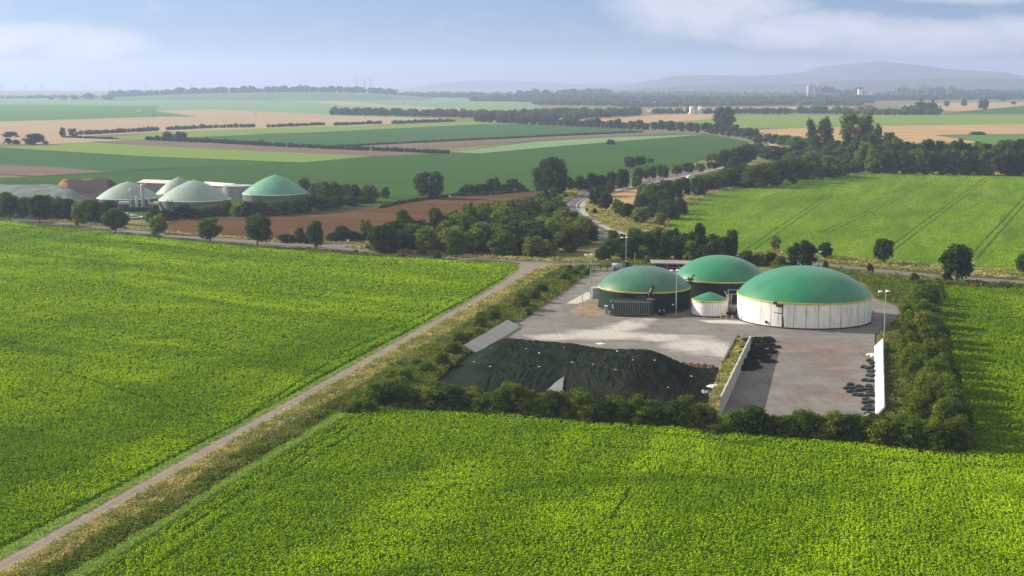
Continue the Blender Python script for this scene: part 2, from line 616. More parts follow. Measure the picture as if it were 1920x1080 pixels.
d_ = G(885, 560) - G(0, 1051)
ang_road = math.atan2(d_.y, d_.x)
d_ = G(780, 488) - G(0, 417)
ang_top = math.atan2(d_.y, d_.x)
d_ = G(1556, 366) - G(1392, 478)
ang_tram = math.atan2(d_.y, d_.x)
G1, G2 = (0.06, 0.17, 0.004), (0.43, 0.64, 0.008)
leaf('beet_left', G1, G2, 0.38, [(0.05, (0.47, 0.68, 0.008), 0.65, (0.22, 1.0, 1), ang_top, 0.46, 0.62), (0.07, (0.06, 0.18, 0.003), 0.7, (0.16, 1.0, 1), ang_top, 0.55, 0.68),
                                 (0.03, (0.07, 0.18, 0.004), 0.6, (0.25, 1.0, 1), ang_road, 0.54, 0.66)], 0, 0.7, 0.05)
leaf('beet_front', G1, G2, 0.38, [(0.06, (0.47, 0.68, 0.008), 0.6, (0.22, 1.0, 1), ang_road, 0.48, 0.62), (0.07, (0.07, 0.19, 0.004), 0.6, (0.35, 1.0, 1), 0.1, 0.53, 0.66), (0.25, (0.05, 0.13, 0.004), 0.6, (0.5, 1.0, 1), 0.5, 0.6, 0.7)], 0, 0.7, 0.06)
leaf('beet_side', (0.05, 0.14, 0.002), (0.23, 0.37, 0.004), 0.38, [(0.06, (0.30, 0.45, 0.004), 0.6, (0.4, 1.0, 1), 1.57, 0.48, 0.62)], 0, 0.7, 0.06)
leaf('beet_right', (0.08, 0.18, 0.006), (0.20, 0.32, 0.010), 0.35, [(0.06, (0.29, 0.40, 0.010), 0.85, (0.12, 1.0, 1), ang_tram, 0.44, 0.60), (0.08, (0.06, 0.15, 0.010), 0.75, (0.16, 1.0, 1), ang_tram, 0.54, 0.68)], 0, 0.7, 0.05)


def clear_tracks(lines, wd):
    """keeps points that are not on the given world polylines"""
    def f(p):
        ok = np.ones(len(p), bool)
        for ln in lines:
            for a, b in zip(ln, ln[1:]):
                ax, bx = np.array([a.x, a.y]), np.array([b.x, b.y])
                t = np.clip(((p - ax) @ (bx - ax)) / ((bx - ax) @ (bx - ax)), 0, 1)
                q = ax + t[:, None] * (bx - ax)
                ok &= np.linalg.norm(p - q, axis=1) > wd
        return ok
    return f


def crop(name, poly, mat, seed, dens, row_dir, keep=None, near=165.0, fall=1.75, hgt=0.46, per=4, row=0.55):
    rs = np.random.default_rng(seed)
    p = scatter_pts(poly, dens, seed, near, fall, keep)
    n = len(p)
    d = np.linalg.norm(p, axis=1)
    u = np.array([math.cos(row_dir), math.sin(row_dir)])
    v = np.array([-u[1], u[0]])
    a, b = p @ u, p @ v
    b = np.where(d < 330, np.round(b / row) * row + rs.normal(0, 0.155, n), b)
    p = a[:, None] * u + b[:, None] * v
    grow = np.maximum(1.0, (d / near)) ** 0.85
    low = vnoise(p[:, 0] / 9, p[:, 1] / 9, seed) * 0.6 + vnoise(p[:, 0] / 2.3, p[:, 1] / 2.3, seed + 1) * 0.4
    h = hgt * (0.5 + 1.0 * low)
    pc = np.repeat(p, per, 0)
    hh = np.repeat(h, per)
    gg = np.repeat(grow, per)
    N = len(pc)
    az = rs.uniform(0, 2 * math.pi, N)
    rr = rs.uniform(0.02, 0.19, N) * gg
    c = np.stack([pc[:, 0] + rr * np.cos(az), pc[:, 1] + rr * np.sin(az), 0.08 + hh * rs.uniform(0.45, 1.10, N)], 1)
    tilt = rs.uniform(0.05, 1.1, N)
    nrm = unit(np.stack([np.cos(az) * np.sin(tilt), np.sin(az) * np.sin(tilt), np.cos(tilt)], 1) + rs.normal(0, 0.18, (N, 3)) + 0.5 * np.array([to_sun.x, to_sun.y, 0.3]))
    size = rs.uniform(0.12, 0.25, N) * gg
    o = ob(name, np_quads(name, leaf_quads(c, size, nrm, rs, 1.5), mat))
    return tag(o, None, None, None, 'stuff')




PL = [[G(*q) for q in l] for l in (
    [(-100, 421), (0, 431), (150, 447), (320, 467), (560, 489), (780, 502)], [(250, 641), (330, 633), (352, 626)], [(340, 636), (400, 650), (460, 672)], [(470, 780), (640, 668), (850, 566)], [(120, 700), (300, 760), (400, 800)])]
PF = [[G(*q) for q in l] for l in (
    [(660, 800), (440, 934), (215, 1090)], [(690, 800), (470, 940), (260, 1090)], [(1180, 815), (1320, 826), (1500, 852), (1900, 884)], [(800, 960), (830, 930), (860, 910)], [(1150, 980), (1170, 940), (1180, 920)], [(1000, 838), (1130, 842), (1260, 850)])]
crop('crop_leaves', LW, 'beet_left', 11, 14, ang_top, clear_tracks(PL, 0.32))
crop('crop_leaves', world_poly(SIDE_FIELD), 'beet_side', 14, 12, math.pi / 2)
crop('crop_leaves', FW_, 'beet_front', 12, 16, ang_road, clear_tracks(PF, 0.28))
# tractor lines in the right field
TR = []
for a, b in (((1392, 478), (1556, 366)), ((1546, 437), (1760, 335)), ((1660, 475), (1850, 335)), ((1822, 487), (1945, 350)), ((1300, 428), (1440, 352)), ((1400, 420), (1580, 345))):
    p, q = G(*a), G(*b)
    nn = (q - p).normalized().cross(Vector((0, 0, 1)))
    for s_ in (-1.25, 1.25):
        TR.append([p + nn * s_, q + nn * s_])
TR[8:] = [l for l in TR[8:]]
crop('crop_leaves', RW, 'beet_right', 13, 4.5, ang_tram, clear_tracks(TR[:8], 0.5), 200.0, 1.7, 0.5, 3)
nmat('track_soil', [(0.04, 0.08, 0.010), (0.06, 0.11, 0.014)], 0.5, 0.95, 0.1)
mb = MB()
for ln in TR[:8]:
    r_ = ribbon(ln, 0.9, 0.075)
    n0 = len(mb.v)
    mb.v += r_.v
    mb.f += [tuple(i + n0 for i in f) for f in r_.f]
tag(mb.build('tractor_track', 'track_soil'), kind='structure')

# ------------------------------------------------------------------ roads
nmat('asphalt_road', [(0.102, 0.093, 0.089), (0.136, 0.123, 0.119)], 0.25, 0.85, 0.25, None, 5, fine=(3.0, 0.12))
nmat('farm_road', [(0.172, 0.146, 0.120), (0.223, 0.190, 0.158)], 0.22, 0.9, 0.2, None, 6, fine=(3.0, 0.12))
nmat('new_asphalt', [(0.06, 0.06, 0.065), (0.085, 0.085, 0.09)], 0.2, 0.8, 0.3, None, 4, fine=(2.0, 0.1))
nmat('path_paving', [(0.272, 0.240, 0.216), (0.336, 0.296, 0.264)], 0.3, 0.9, 0.2, None, 4)
nmat('road_paint', [(0.42, 0.42, 0.41), (0.52, 0.52, 0.50)], 0.8, 0.7, 0.3)
nmat('gravel', [(0.26, 0.20, 0.15), (0.38, 0.30, 0.23)], 0.5, 0.95, 0.1, None, 5, fine=(2.5, 0.25))

r_left = pline([(-420, 378), (-150, 396), (0, 410), (100, 419.5), (250, 435), (400, 447.5), (500, 455), (600, 460.5), (690, 460), (850, 462), (1000, 458), (1110, 448), (1165, 440)])
tag(ribbon(r_left, 8.0, 0.02).build('road', 'asphalt_road'), kind='structure')
r_curve = pline([(2300, 560), (1920, 531.5), (1800, 522.5), (1700, 514.5), (1640, 508), (1530, 497), (1475, 490), (1400, 480), (1300, 465), (1220, 451), (1165, 439), (1125, 424), (1092, 409), (1070, 396), (1064, 386), (1074, 376), (1095, 367), (1116, 360), (1158, 352), (1208, 340.5), (1258, 329.5), (1317, 317), (1360, 306), (1405, 291), (1450, 275), (1445, 268), (1425, 261), (1380, 254), (1310, 248), (1240, 244), (1150, 240), (1050, 233), (900, 226)])
i0 = min(range(len(r_curve)), key=lambda i: (r_curve[i] - G(1220, 451)).length)
i1 = min(range(len(r_curve)), key=lambda i: (r_curve[i] - G(1405, 291)).length)
tag(ribbon(r_curve[:i0 + 1], 7.5, 0.03).build('road', 'asphalt_road'), kind='structure')
tag(ribbon(r_curve[i0:i1 + 1], 8.2, 0.03).build('road', 'new_asphalt'), kind='structure')
tag(ribbon(r_curve[i1:], 8.0, 0.2).build('road', 'path_paving'), kind='structure')
mb = MB()
for off in (-3.7, 3.7):
    r_ = ribbon(r_curve[i0:i1 + 1], 0.28, 0.036, off)
    n0 = len(mb.v)
    mb.v += r_.v
    mb.f += [tuple(i + n0 for i in f) for f in r_.f]
seg = r_curve[i0:i1 + 1]
acc = 0.0
dense = []
for a, b in zip(seg, seg[1:]):
    L_ = (b - a).length
    k = max(1, int(L_ / 1.0))
    for j in range(k):
        dense.append(a.lerp(b, j / k))
for j in range(0, len(dense) - 6, 11):
    r_ = ribbon(dense[j:j + 5], 0.3, 0.036, 0.0)
    n0 = len(mb.v)
    mb.v += r_.v
    mb.f += [tuple(i + n0 for i in f) for f in r_.f]
tag(mb.build('road_marking', 'road_paint'), kind='structure')

lane = pline([(610, 461.5), (650, 467), (740, 476), (880, 486.5), (960, 491), (1040, 494), (1150, 496), (1240, 498)])
tag(ribbon(lane, 4.6, 0.026).build('lane', 'asphalt_road'), kind='structure')
cyc = pline([(1190, 446), (1165, 437), (1145, 430), (1120, 418), (1105, 408), (1095, 397), (1093, 386), (1100, 377), (1115, 370), (1142, 360.5), (1217, 344.5), (1267, 333.5), (1347, 316.5), (1400, 300)])
tag(ribbon(cyc, 2.8, 0.034).build('cycle_path', 'path_paving'), kind='structure')
sheet('farm_road', [(-220, 1168), (0, 1051), (488, 780), (640, 696), (885, 560), (940, 528), (970, 507), (975, 493), (1042, 495), (1005, 506), (975, 524), (910, 560), (640, 712), (521, 780), (0, 1079), (-220, 1198)], 0.032, 'farm_road')

nmat('worn_track', [(0.191, 0.161, 0.133), (0.248, 0.213, 0.179)], 0.22, 0.9, 0.0, None, 5, fine=(2.0, 0.15))
ctr_ = pline([(-200, 1176), (0, 1065), (504, 780.5), (640, 704), (897, 560.5), (957, 526), (985, 508)], 8)
mb = MB()
for off in (-0.62, 0.62):
    r_ = ribbon(ctr_, 0.55, 0.037, off)
    n0 = len(mb.v)
    mb.v += r_.v
    mb.f += [tuple(i + n0 for i in f) for f in r_.f]
tag(mb.build('wheel_track', 'worn_track'), kind='structure')

# ------------------------------------------------------------------ the yard
m = bpy.data.materials.new('yard_paving')
m.use_nodes = True
t = NT(m.node_tree)
tcn = t.n('ShaderNodeTexCoord')
pos = tcn.outputs['Object']
sepn = t.n('ShaderNodeSeparateXYZ')
t.link(pos, sepn.inputs[0])
base = t.ramp(t.noise(pos, 0.12, 6, 0.65), [(0.3, (0.105, 0.098, 0.092)), (0.5, (0.140, 0.128, 0.119)), (0.7, (0.178, 0.160, 0.147))])
warm = t.ramp(t.noise(t.mapped(pos, (0.7, 1.5, 1)), 0.16, 6, 0.7, 1.0), [(0.52, 0.0), (0.68, 1.0)])


def spot(px, py, wpx, hpx, rot=0.0, soft=0.5):
    """elliptic patch mask around a place on the ground"""
    c = G(px, py)
    a = wpx * mpp(c)
    b = (G(px, py - hpx) - c).length
    q = t.mapped(pos, (1, 1, 1), 0, (-c.x, -c.y, 0))
    mp = t.n('ShaderNodeMapping')
    mp.inputs['Rotation'].default_value = (0, 0, rot)
    t.link(q, mp.inputs[0])
    m2 = t.n('ShaderNodeMapping')
    m2.inputs['Scale'].default_value = (1 / a, 1 / b, 0)
    t.link(mp.outputs[0], m2.inputs[0])
    ln = t.n('ShaderNodeVectorMath', operation='LENGTH')
    t.link(m2.outputs[0], ln.inputs[0])
    return t.math('SUBTRACT', 1.0, ln.outputs['Value'])


def soft_spots(lst, lo, hi, nscale):
    s_ = None
    for q in lst:
        v = spot(*q)
        s_ = v if s_ is None else t.math('MAXIMUM', s_, v)
    s_ = t.math('ADD', s_, t.math('MULTIPLY', t.math('SUBTRACT', t.noise(t.mapped(pos, (1, 1.6, 1)), nscale, 5, 0.65, 0.5), 0.5), 1.5))
    return t.ramp(s_, [(lo, 0.0), (hi, 1.0)])


pale = soft_spots([(1130, 628, 120, 12), (1050, 632, 70, 8), (1170, 612, 44, 22, 0.5), (1300, 646, 75, 20), (1240, 634, 60, 10), (1350, 655, 40, 22)], 0.05, 0.55, 0.12)
rusty = soft_spots([(1545, 660, 95, 26), (1560, 690, 60, 30), (1200, 602, 30, 6), (1480, 650, 60, 12), (1620, 660, 40, 20), (1520, 730, 60, 16), (1585, 745, 40, 14)], 0.12, 0.62, 0.3)
col = t.mix(pale, base, (0.36, 0.34, 0.305))
col = t.mix(t.math('MULTIPLY', rusty, t.ramp(t.noise(pos, 0.5, 5, 0.7), [(0.35, 0.2), (0.65, 0.75)])), col, (0.125, 0.080, 0.052))
col = t.mix(t.math('MULTIPLY', warm, 0.35), col, (0.30, 0.24, 0.19))
streak = t.ramp(t.noise(t.mapped(pos, (2.4, 0.10, 1), 0.06), 0.5, 5, 0.65), [(0.3, 0.86), (0.7, 1.12)])
col = t.mix(1.0, col, streak, 'MULTIPLY')
bk = t.n('ShaderNodeTexBrick')
t.link(t.mapped(pos, (1, 1, 1), 0.12), bk.inputs['Vector'])
for k_, v_ in (('Scale', 1.0), ('Mortar Size', 0.05), ('Mortar Smooth', 0.3), ('Brick Width', 7.0), ('Row Height', 5.5)):
    bk.inputs[k_].default_value = v_
bk.offset = 0.0
jt = t.math('MULTIPLY', bk.outputs['Fac'], t.ramp(t.noise(pos, 0.3, 3), [(0.35, 0.0), (0.6, 0.5)]))
col = t.mix(jt, col, (0.07, 0.06, 0.055))
grain = t.ramp(t.noise(pos, 2.6, 3, 0.7), [(0.3, 0.88), (0.7, 1.12)])
col = t.mix(1.0, col, grain, 'MULTIPLY')
pb = t.n('ShaderNodeBsdfPrincipled')
t.link(col, pb.inputs['Base Color'])
pb.inputs['Roughness'].default_value = 0.9
pb.inputs['Specular IOR Level'].default_value = 0.2
t.link(pb.outputs[0], t.n('ShaderNodeOutputMaterial').inputs[0])
MATS['yard_paving'] = m

nmat('concrete_slab', [(0.357, 0.340, 0.306), (0.442, 0.416, 0.374)], 0.3, 0.9, 0.2, None, 5, fine=(2.0, 0.1))
nmat('weedy_gravel', [(0.104, 0.120, 0.048), (0.224, 0.176, 0.120), (0.272, 0.200, 0.144)], 0.35, 0.95, 0.1, None, 6, fine=(2.5, 0.3))
sheet('yard', [(1112, 506), (1087, 526), (1043, 558), (1013, 579), (976, 604), (975, 616), (900, 660), (800, 730), (800, 800), (1345, 800), (1665, 806), (1641, 780), (1640, 628), (1655, 618), (1684, 602), (1692, 588), (1680, 574), (1640, 560), (1560, 540), (1460, 510), (1240, 501)], 0.03, 'yard_paving')
sheet('concrete_slab', [(1062, 569), (1100, 548), (1108, 548), (1107, 560), (1082, 570)], 0.036, 'concrete_slab')
sheet('concrete_slab', [(1310, 601), (1362, 600), (1420, 604), (1442, 607), (1436, 611), (1400, 608), (1330, 606)], 0.036, 'concrete_slab')
sheet('gravel_bed', [(1066, 586), (1092, 568), (1108, 560), (1125, 562), (1140, 590), (1120, 594), (1092, 594)], 0.036, 'weedy_gravel')

# ------------------------------------------------------------------ tanks
def wall_mat(name, base1, base2, stain, seam, n_seam, amount, seam_w=0.05):
    m = bpy.data.materials.new(name)
    m.use_nodes = True
    t = NT(m.node_tree)
    tc = t.n('ShaderNodeTexCoord')
    sp = t.n('ShaderNodeSeparateXYZ')
    t.link(tc.outputs['Object'], sp.inputs[0])
    an = t.math('ARCTAN2', sp.outputs[1], sp.outputs[0])
    cb = t.n('ShaderNodeCombineXYZ')
    t.link(t.math('MULTIPLY', an, n_seam / 2.0), cb.inputs[0])
    t.link(t.math('MULTIPLY', sp.outputs[2], 0.10), cb.inputs[1])
    s1 = t.ramp(t.noise(cb.outputs[0], 1.7, 5, 0.7), [(0.52, 0.0), (0.66, 1.0)])
    s2 = t.ramp(t.noise(tc.outputs['Object'], 0.5, 5, 0.6), [(0.3, 0.0), (0.7, 1.0)])
    c = t.mix(s2, base1, base2)
    c = t.mix(t.math('MULTIPLY', s1, amount), c, stain)
    fr = t.math('FRACT', t.math('ADD', t.math('MULTIPLY', an, n_seam / (2 * math.pi)), 50.0))
    sm = t.math('LESS_THAN', fr, seam_w)
    wob = t.math('GREATER_THAN', t.noise(cb.outputs[0], 0.9, 1), 0.3)
    c = t.mix(t.math('MULTIPLY', t.math('MULTIPLY', sm, wob), 0.6), c, seam)
    p = t.n('ShaderNodeBsdfPrincipled')
    t.link(c, p.inputs['Base Color'])
    p.inputs['Roughness'].default_value = 0.75
    p.inputs['Specular IOR Level'].default_value = 0.08
    t.link(p.outputs[0], t.n('ShaderNodeOutputMaterial').inputs[0])
    MATS[name] = m


def membrane(name, c1, c2, dust, dust_amt, rough=0.36):
    m = bpy.data.materials.new(name)
    m.use_nodes = True
    t = NT(m.node_tree)
    tc = t.n('ShaderNodeTexCoord')
    sp = t.n('ShaderNodeSeparateXYZ')
    t.link(tc.outputs['Object'], sp.inputs[0])
    an = t.math('ARCTAN2', sp.outputs[1], sp.outputs[0])
    cb = t.n('ShaderNodeCombineXYZ')
    t.link(t.math('MULTIPLY', an, 5.0), cb.inputs[0])
    t.link(t.math('MULTIPLY', sp.outputs[2], 0.35), cb.inputs[1])
    run = t.ramp(t.noise(cb.outputs[0], 1.6, 5, 0.65), [(0.4, 0.0), (0.72, 1.0)])
    mott = t.ramp(t.noise(tc.outputs['Object'], 0.22, 6, 0.65), [(0.3, 0.0), (0.7, 1.0)])
    c = t.mix(mott, c1, c2)
    # dust and algae settle on the flat crown and at the foot of the sheet
    d = t.math('MULTIPLY', t.math('ADD', t.math('MULTIPLY', run, 0.6), t.math('MULTIPLY', mott, 0.4)), dust_amt)
    c = t.mix(d, c, dust)
    # welded seams run from the crown to the rim
    fr = t.math('FRACT', t.math('ADD', t.math('MULTIPLY', an, 18 / (2 * math.pi)), 50.0))
    c = t.mix(t.math('MULTIPLY', t.math('LESS_THAN', fr, 0.03), 0.25), c, dust)
    p = t.n('ShaderNodeBsdfPrincipled')
    t.link(c, p.inputs['Base Color'])
    p.inputs['Roughness'].default_value = rough
    p.inputs['Specular IOR Level'].default_value = 0.5
    p.inputs['Sheen Weight'].default_value = 0.0
    t.link(p.outputs[0], t.n('ShaderNodeOutputMaterial').inputs[0])
    MATS[name] = m


wall_mat('dark_cladding', (0.009, 0.022, 0.014), (0.015, 0.030, 0.020), (0.026, 0.042, 0.030), (0.010, 0.014, 0.011), 64, 0.5, 0.12)
wall_mat('concrete_wall', (0.68, 0.665, 0.63), (0.77, 0.75, 0.71), (0.30, 0.22, 0.17), (0.09, 0.07, 0.06), 36, 0.6, 0.07)
wall_mat('grey_cladding', (0.10, 0.11, 0.11), (0.14, 0.15, 0.145), (0.09, 0.095, 0.09), (0.06, 0.065, 0.06), 60, 0.5, 0.12)
membrane('green_membrane', (0.002, 0.135, 0.054), (0.005, 0.172, 0.072), (0.10, 0.20, 0.13), 0.24)
membrane('dusty_membrane', (0.006, 0.095, 0.046), (0.012, 0.125, 0.062), (0.14, 0.18, 0.12), 0.42)
membrane('pale_membrane', (0.13, 0.20, 0.165), (0.19, 0.26, 0.21), (0.28, 0.33, 0.28), 0.5, 0.5)
membrane('grass_membrane', (0.02, 0.18, 0.085), (0.04, 0.215, 0.105), (0.25, 0.36, 0.27), 0.4, 0.5)
nmat('yellow_band', [(0.45, 0.33, 0.04), (0.52, 0.42, 0.07), (0.34, 0.28, 0.11)], 0.6, 0.6, 0.3)
nmat('white_band', [(0.65, 0.66, 0.62), (0.75, 0.75, 0.72)], 0.6, 0.6, 0.3)
nmat('black_steel', [(0.012, 0.015, 0.013), (0.025, 0.03, 0.026)], 1.2, 0.5, 0.4)
nmat('dark_paint', [(0.018, 0.028, 0.022), (0.028, 0.04, 0.032)], 0.9, 0.45, 0.4)
nmat('rib_paint', [(0.12, 0.14, 0.125), (0.18, 0.20, 0.18)], 0.9, 0.5, 0.4)
nmat('galvanised', [(0.30, 0.32, 0.33), (0.42, 0.44, 0.44)], 1.5, 0.45, 0.5, metal=0.35)
nmat('grey_paint', [(0.24, 0.29, 0.31), (0.30, 0.35, 0.36)], 0.6, 0.6, 0.3)
nmat('white_paint', [(0.72, 0.72, 0.70), (0.82, 0.82, 0.80)], 0.8, 0.5, 0.4)
nmat('wood_post', [(0.28, 0.18, 0.10), (0.38, 0.27, 0.17)], 3.0, 0.85, 0.2)
nmat('rusty_steel', [(0.18, 0.09, 0.05), (0.28, 0.17, 0.11)], 2.0, 0.8, 0.3)
nmat('roof_sheet', [(0.20, 0.18, 0.17), (0.27, 0.24, 0.22)], 0.4, 0.8, 0.2)
nmat('lamp_glass', [(0.75, 0.76, 0.76), (0.85, 0.85, 0.85)], 1.0, 0.3, 0.5)
nmat('rubber', [(0.010, 0.012, 0.011), (0.02, 0.022, 0.02)], 3.0, 0.7, 0.3, (3.0, 0.1))


def fit(cx, base_y, wpx, ring_front, apex_y):
    """centre on the ground, radius, wall height and roof height of a tank from its outline"""
    c = G(cx, base_y)
    r = wpx / 2 * mpp(c)
    f = Vector((c.x, c.y - r, 0))
    wh = top_z(f, ring_front)
    return c, r, wh, top_z(c, apex_y) - wh


def tank(c, r, wh, dh, wall, roof, label, cone=False, band='yellow_band', name='biogas_tank', bulge=2.2, power=0.8, group='round biogas tanks'):
    t_ = thing(name, label, 'tank', c, 0, group)
    MB().lathe([(r, 0.02), (r, wh)], 96).build('wall', wall, t_)
    MB().lathe([(r + 0.25, 0.03), (r + 0.22, 0.28), (r - 0.1, 0.30)], 72).build('plinth', 'black_steel', t_)
    pr = []
    for i in range(15):
        q = 1 - i / 14
        if cone:
            k_ = 0.42 if band == 'white_band' else 0.75
            z = dh * (1 - k_ * q - (1 - k_) * q * q)
        else:
            z = dh * (1 - q ** bulge) ** power
        pr.append(((r + 0.05) * q, wh + 0.06 + z))
    rf = MB().lathe(pr, 96).build('roof_membrane', roof, t_, True)
    MB().lathe([(r + 0.02, wh - 0.16), (r + 0.13, wh - 0.16), (r + 0.13, wh + 0.12), (r - 0.05, wh + 0.14)], 96).build('rim_band', band, t_)
    return t_


def on_wall(r, deg):
    """point on the wall, deg counted from the side facing the camera, to the right"""
    a = R(deg - 90)
    return Vector((math.cos(a) * r, math.sin(a) * r, 0))


# front left dark tank
c1, R1_, W1, D1 = fit(1207.5, 575, 171, 549.5, 499.5)
t1 = tank(c1, R1_, W1, D1, 'dark_cladding', 'dusty_membrane', 'dark green clad tank with dusty green dome, behind the ribbed dark container')
f = MB()
p = on_wall(R1_ + 0.12, -9)
for k in range(4):
    f.box((p.x, p.y, W1 - 0.7 - k * 0.4), (2.1, 0.12, 0.09), R(-9))
f.box((p.x - 1.0, p.y + 0.16, W1 - 1.3), (0.09, 0.12, 1.5), R(-9))
f.box((p.x + 1.0, p.y - 0.16, W1 - 1.3), (0.09, 0.12, 1.5), R(-9))
f.build('wall_grille', 'rib_paint', t1)
a_ = [on_wall(R1_ + 0.13, -9) + Vector((0.32 * math.cos(q), 0, W1 - 0.25 + 0.32 * math.sin(q))) for q in np.linspace(0, math.pi, 7)]
MB().tube(a_, 0.07, 6).build('pipe_loop', 'galvanised', t1)
p = on_wall(R1_ + 0.08, 32)
MB().box((p.x, p.y, 1.9), (0.42, 0.16, 0.3), R(32)).build('junction_box', 'white_paint', t1)
MB().tube([Vector((0, 0, W1 + D1 - 0.05)), Vector((0, 0, W1 + D1 + 0.35))], 0.25, 8).build('roof_vent', 'rib_paint', t1)

# rear tank
c2, R2_, W2, D2 = fit(1349, 557, 168, 530.5, 479.5)
t2 = tank(c2, R2_, W2, D2, 'dark_cladding', 'green_membrane', 'dark clad tank with clean green dome, rearmost of the tanks in the yard')
f = MB()
p = on_wall(R2_ + 0.3, -50)
f.tube([p + Vector((0, 0, W2 - 0.4)), p + Vector((0, 0, W2 + 1.0))], 0.08, 6)
f.tube([p + Vector((-0.9, -0.1, W2 + 0.2)), p + Vector((0.9, 0.1, W2 + 0.6))], 0.12, 6)
f.box(tuple(p + Vector((0.3, 0, W2 + 0.4))), (0.8, 0.5, 0.5), R(-50))
f.tube([p + Vector((0.6, 0, W2 + 0.5)), p + Vector((1.3, 0.3, W2 + 1.6))], 0.09, 6)
f.build('pressure_valve', 'black_steel', t2)
p = on_wall(R2_ + 0.15, 33)
MB().tube([p + Vector((0, 0, 2.6)), p + Vector((0, -0.3, 2.6))], 0.28, 10).build('inspection_window', 'white_paint', t2)

# big white tank
c3, R3_, W3, D3 = fit(1506, 597, 246, 570.5, 500)
t3 = tank(c3, R3_, W3, D3, 'concrete_wall', 'green_membrane', 'widest tank, pale streaked concrete wall under a bright green dome')
pa = on_wall(R3_ + 0.25, -29)
f = MB()
f.tube([pa + Vector((0, 0, 0.2)), pa + Vector((0, 0, W3 - 0.2))], 0.10, 8)
f.tube([pa + Vector((0, 0, W3 - 2.2)), pa + Vector((-1.8, -0.5, W3 - 1.9))], 0.09, 6)
f.tube([pa + Vector((0.0, 0, 2.4)), pa + Vector((0.15, -0.2, 0.4))], 0.2, 8)
f.build('mixer_mast', 'black_steel', t3)
f = MB()
f.box(tuple(pa + Vector((-0.7, 0.05, W3 - 0.55))), (1.1, 0.8, 0.5), R(-29))
f.box(tuple(pa + Vector((-1.5, 0.3, W3 - 0.05))), (0.7, 0.6, 0.55), R(-29))
f.build('mixer_motor', 'dark_paint', t3)
f = MB()
for s_ in (-0.55, 0.05):
    f.tube([pa + Vector((s_ - 0.3, -0.1, W3 - 2.2)), pa + Vector((s_ - 0.3, -0.1, W3 - 0.9))], 0.035, 5)
for z_ in (0.9, 1.55, 2.2):
    f.tube([pa + Vector((-0.85, -0.1, W3 - z_)), pa + Vector((-0.25, -0.1, W3 - z_))], 0.035, 5)
f.build('service_platform', 'galvanised', t3)
p = on_wall(R3_ + 0.1, -44)
MB().box((p.x, p.y, 1.0), (0.5, 0.25, 0.5), R(-44)).build('wall_valve', 'black_steel', t3)
for k in range(26):
    q = on_wall(R3_ - 0.45, -92 + k * 1.6)
    MB().tube([q + Vector((0, 0, W3)), q + Vector((0, 0, W3 + 0.55))], 0.03, 4).build('rim_bolt', 'rusty_steel', t3)

# small white tank with pointed roof
c4, R4_, W4, D4 = fit(1330.5, 590, 67, 566.5, 547.5)
t4 = tank(c4, R4_, W4, D4, 'concrete_wall', 'green_membrane', 'smallest tank, pale concrete with a pointed green roof', True)
MB().tube([Vector((0, 0, W4 + D4)), Vector((0, 0, W4 + D4 + 0.6))], 0.08, 6).build('roof_vent', 'black_steel', t4)
p = on_wall(R4_ - 0.2, 68)
MB().tube([p + Vector((0, 0, W4)), p + Vector((0, 0, W4 + 1.2)), p + Vector((-0.5, -0.1, W4 + 2.0))], 0.13, 6).build('gas_pipe', 'galvanised', t4)


# ------------------------------------------------------------------ feed container and other plant in the yard
P = G(1182, 593)
u = mpp(P)
L, Wd, Hh = 76 * u, 2.6, 27 * u
t_ = thing('feed_container', 'dark ribbed feed container standing before the front dark tank', 'container', P + Vector((0, 1.4, 0)), R(-3))
body_ = MB().box((0, 0, Hh / 2 + 0.25), (L, Wd, Hh - 0.5)).build('body', 'dark_paint', t_)
for k in range(17):
    MB().box((-L / 2 + 0.35 + k * (L - 0.7) / 16, -Wd / 2 - 0.09, Hh / 2 + 0.2), (0.13, 0.16, Hh - 0.75)).build('rib', 'rib_paint', t_)
MB().box((0, -Wd / 2 - 0.1, Hh - 0.03), (L + 0.1, 0.22, 0.2)).box((0, Wd / 2 + 0.1, Hh - 0.03), (L + 0.1, 0.22, 0.2)).box((0, -Wd / 2 - 0.1, 0.42), (L + 0.1, 0.2, 0.16)).build('frame_rail', 'rib_paint', t_)
f = MB().tube([(-L / 2 + 0.6, 0.4, Hh + 0.5), (L / 2 - 0.2, 0.4, Hh + 0.3)], 0.1, 6)
for k in range(4):
    x_ = -L / 2 + 0.6 + k * (L - 1.0) / 3
    f.tube([(x_, -Wd / 2, Hh + 0.1), (x_ + 0.5, 0.4, Hh + 0.45), (x_, Wd / 2, Hh + 0.1)], 0.07, 6)
f.build('cover_frame', 'black_steel', t_)
for x_ in (-L / 2 + 0.5, -0.2, L / 2 - 0.5):
    MB().box((x_, -Wd / 2 + 0.25, 0.18), (0.35, 0.35, 0.36)).build('foot', 'black_steel', t_)
f = MB()
for q in range(5):
    f.box((-L / 2 + 0.6, -Wd / 2 - 0.2, Hh * 0.55 + q * 0.2), (0.35 + 0.2 * (q % 2), 0.04, 0.1), 0, 0.5)
f.build('white_marking', 'white_paint', body_)
MB().box((-L / 2 + 0.25, -Wd / 2 - 0.2, 1.0), (0.3, 0.05, 0.3)).build('yellow_sticker', 'yellow_band', body_)
P = G(1219.5, 592)
t_ = thing('screw_conveyor', 'black upright screw conveyor at the right end of the ribbed container', 'conveyor', P + Vector((0, 1.0, 0)))
hz = top_z(P, 563)
ht = top_z(P, 536)
MB().box((0, 0, hz / 2), (1.25, 1.3, hz)).build('base_housing', 'dark_paint', t_)
MB().box((0.1, -0.1, hz + 0.1), (1.6, 1.2, 0.16)).build('rusty_plate', 'rusty_steel', t_)
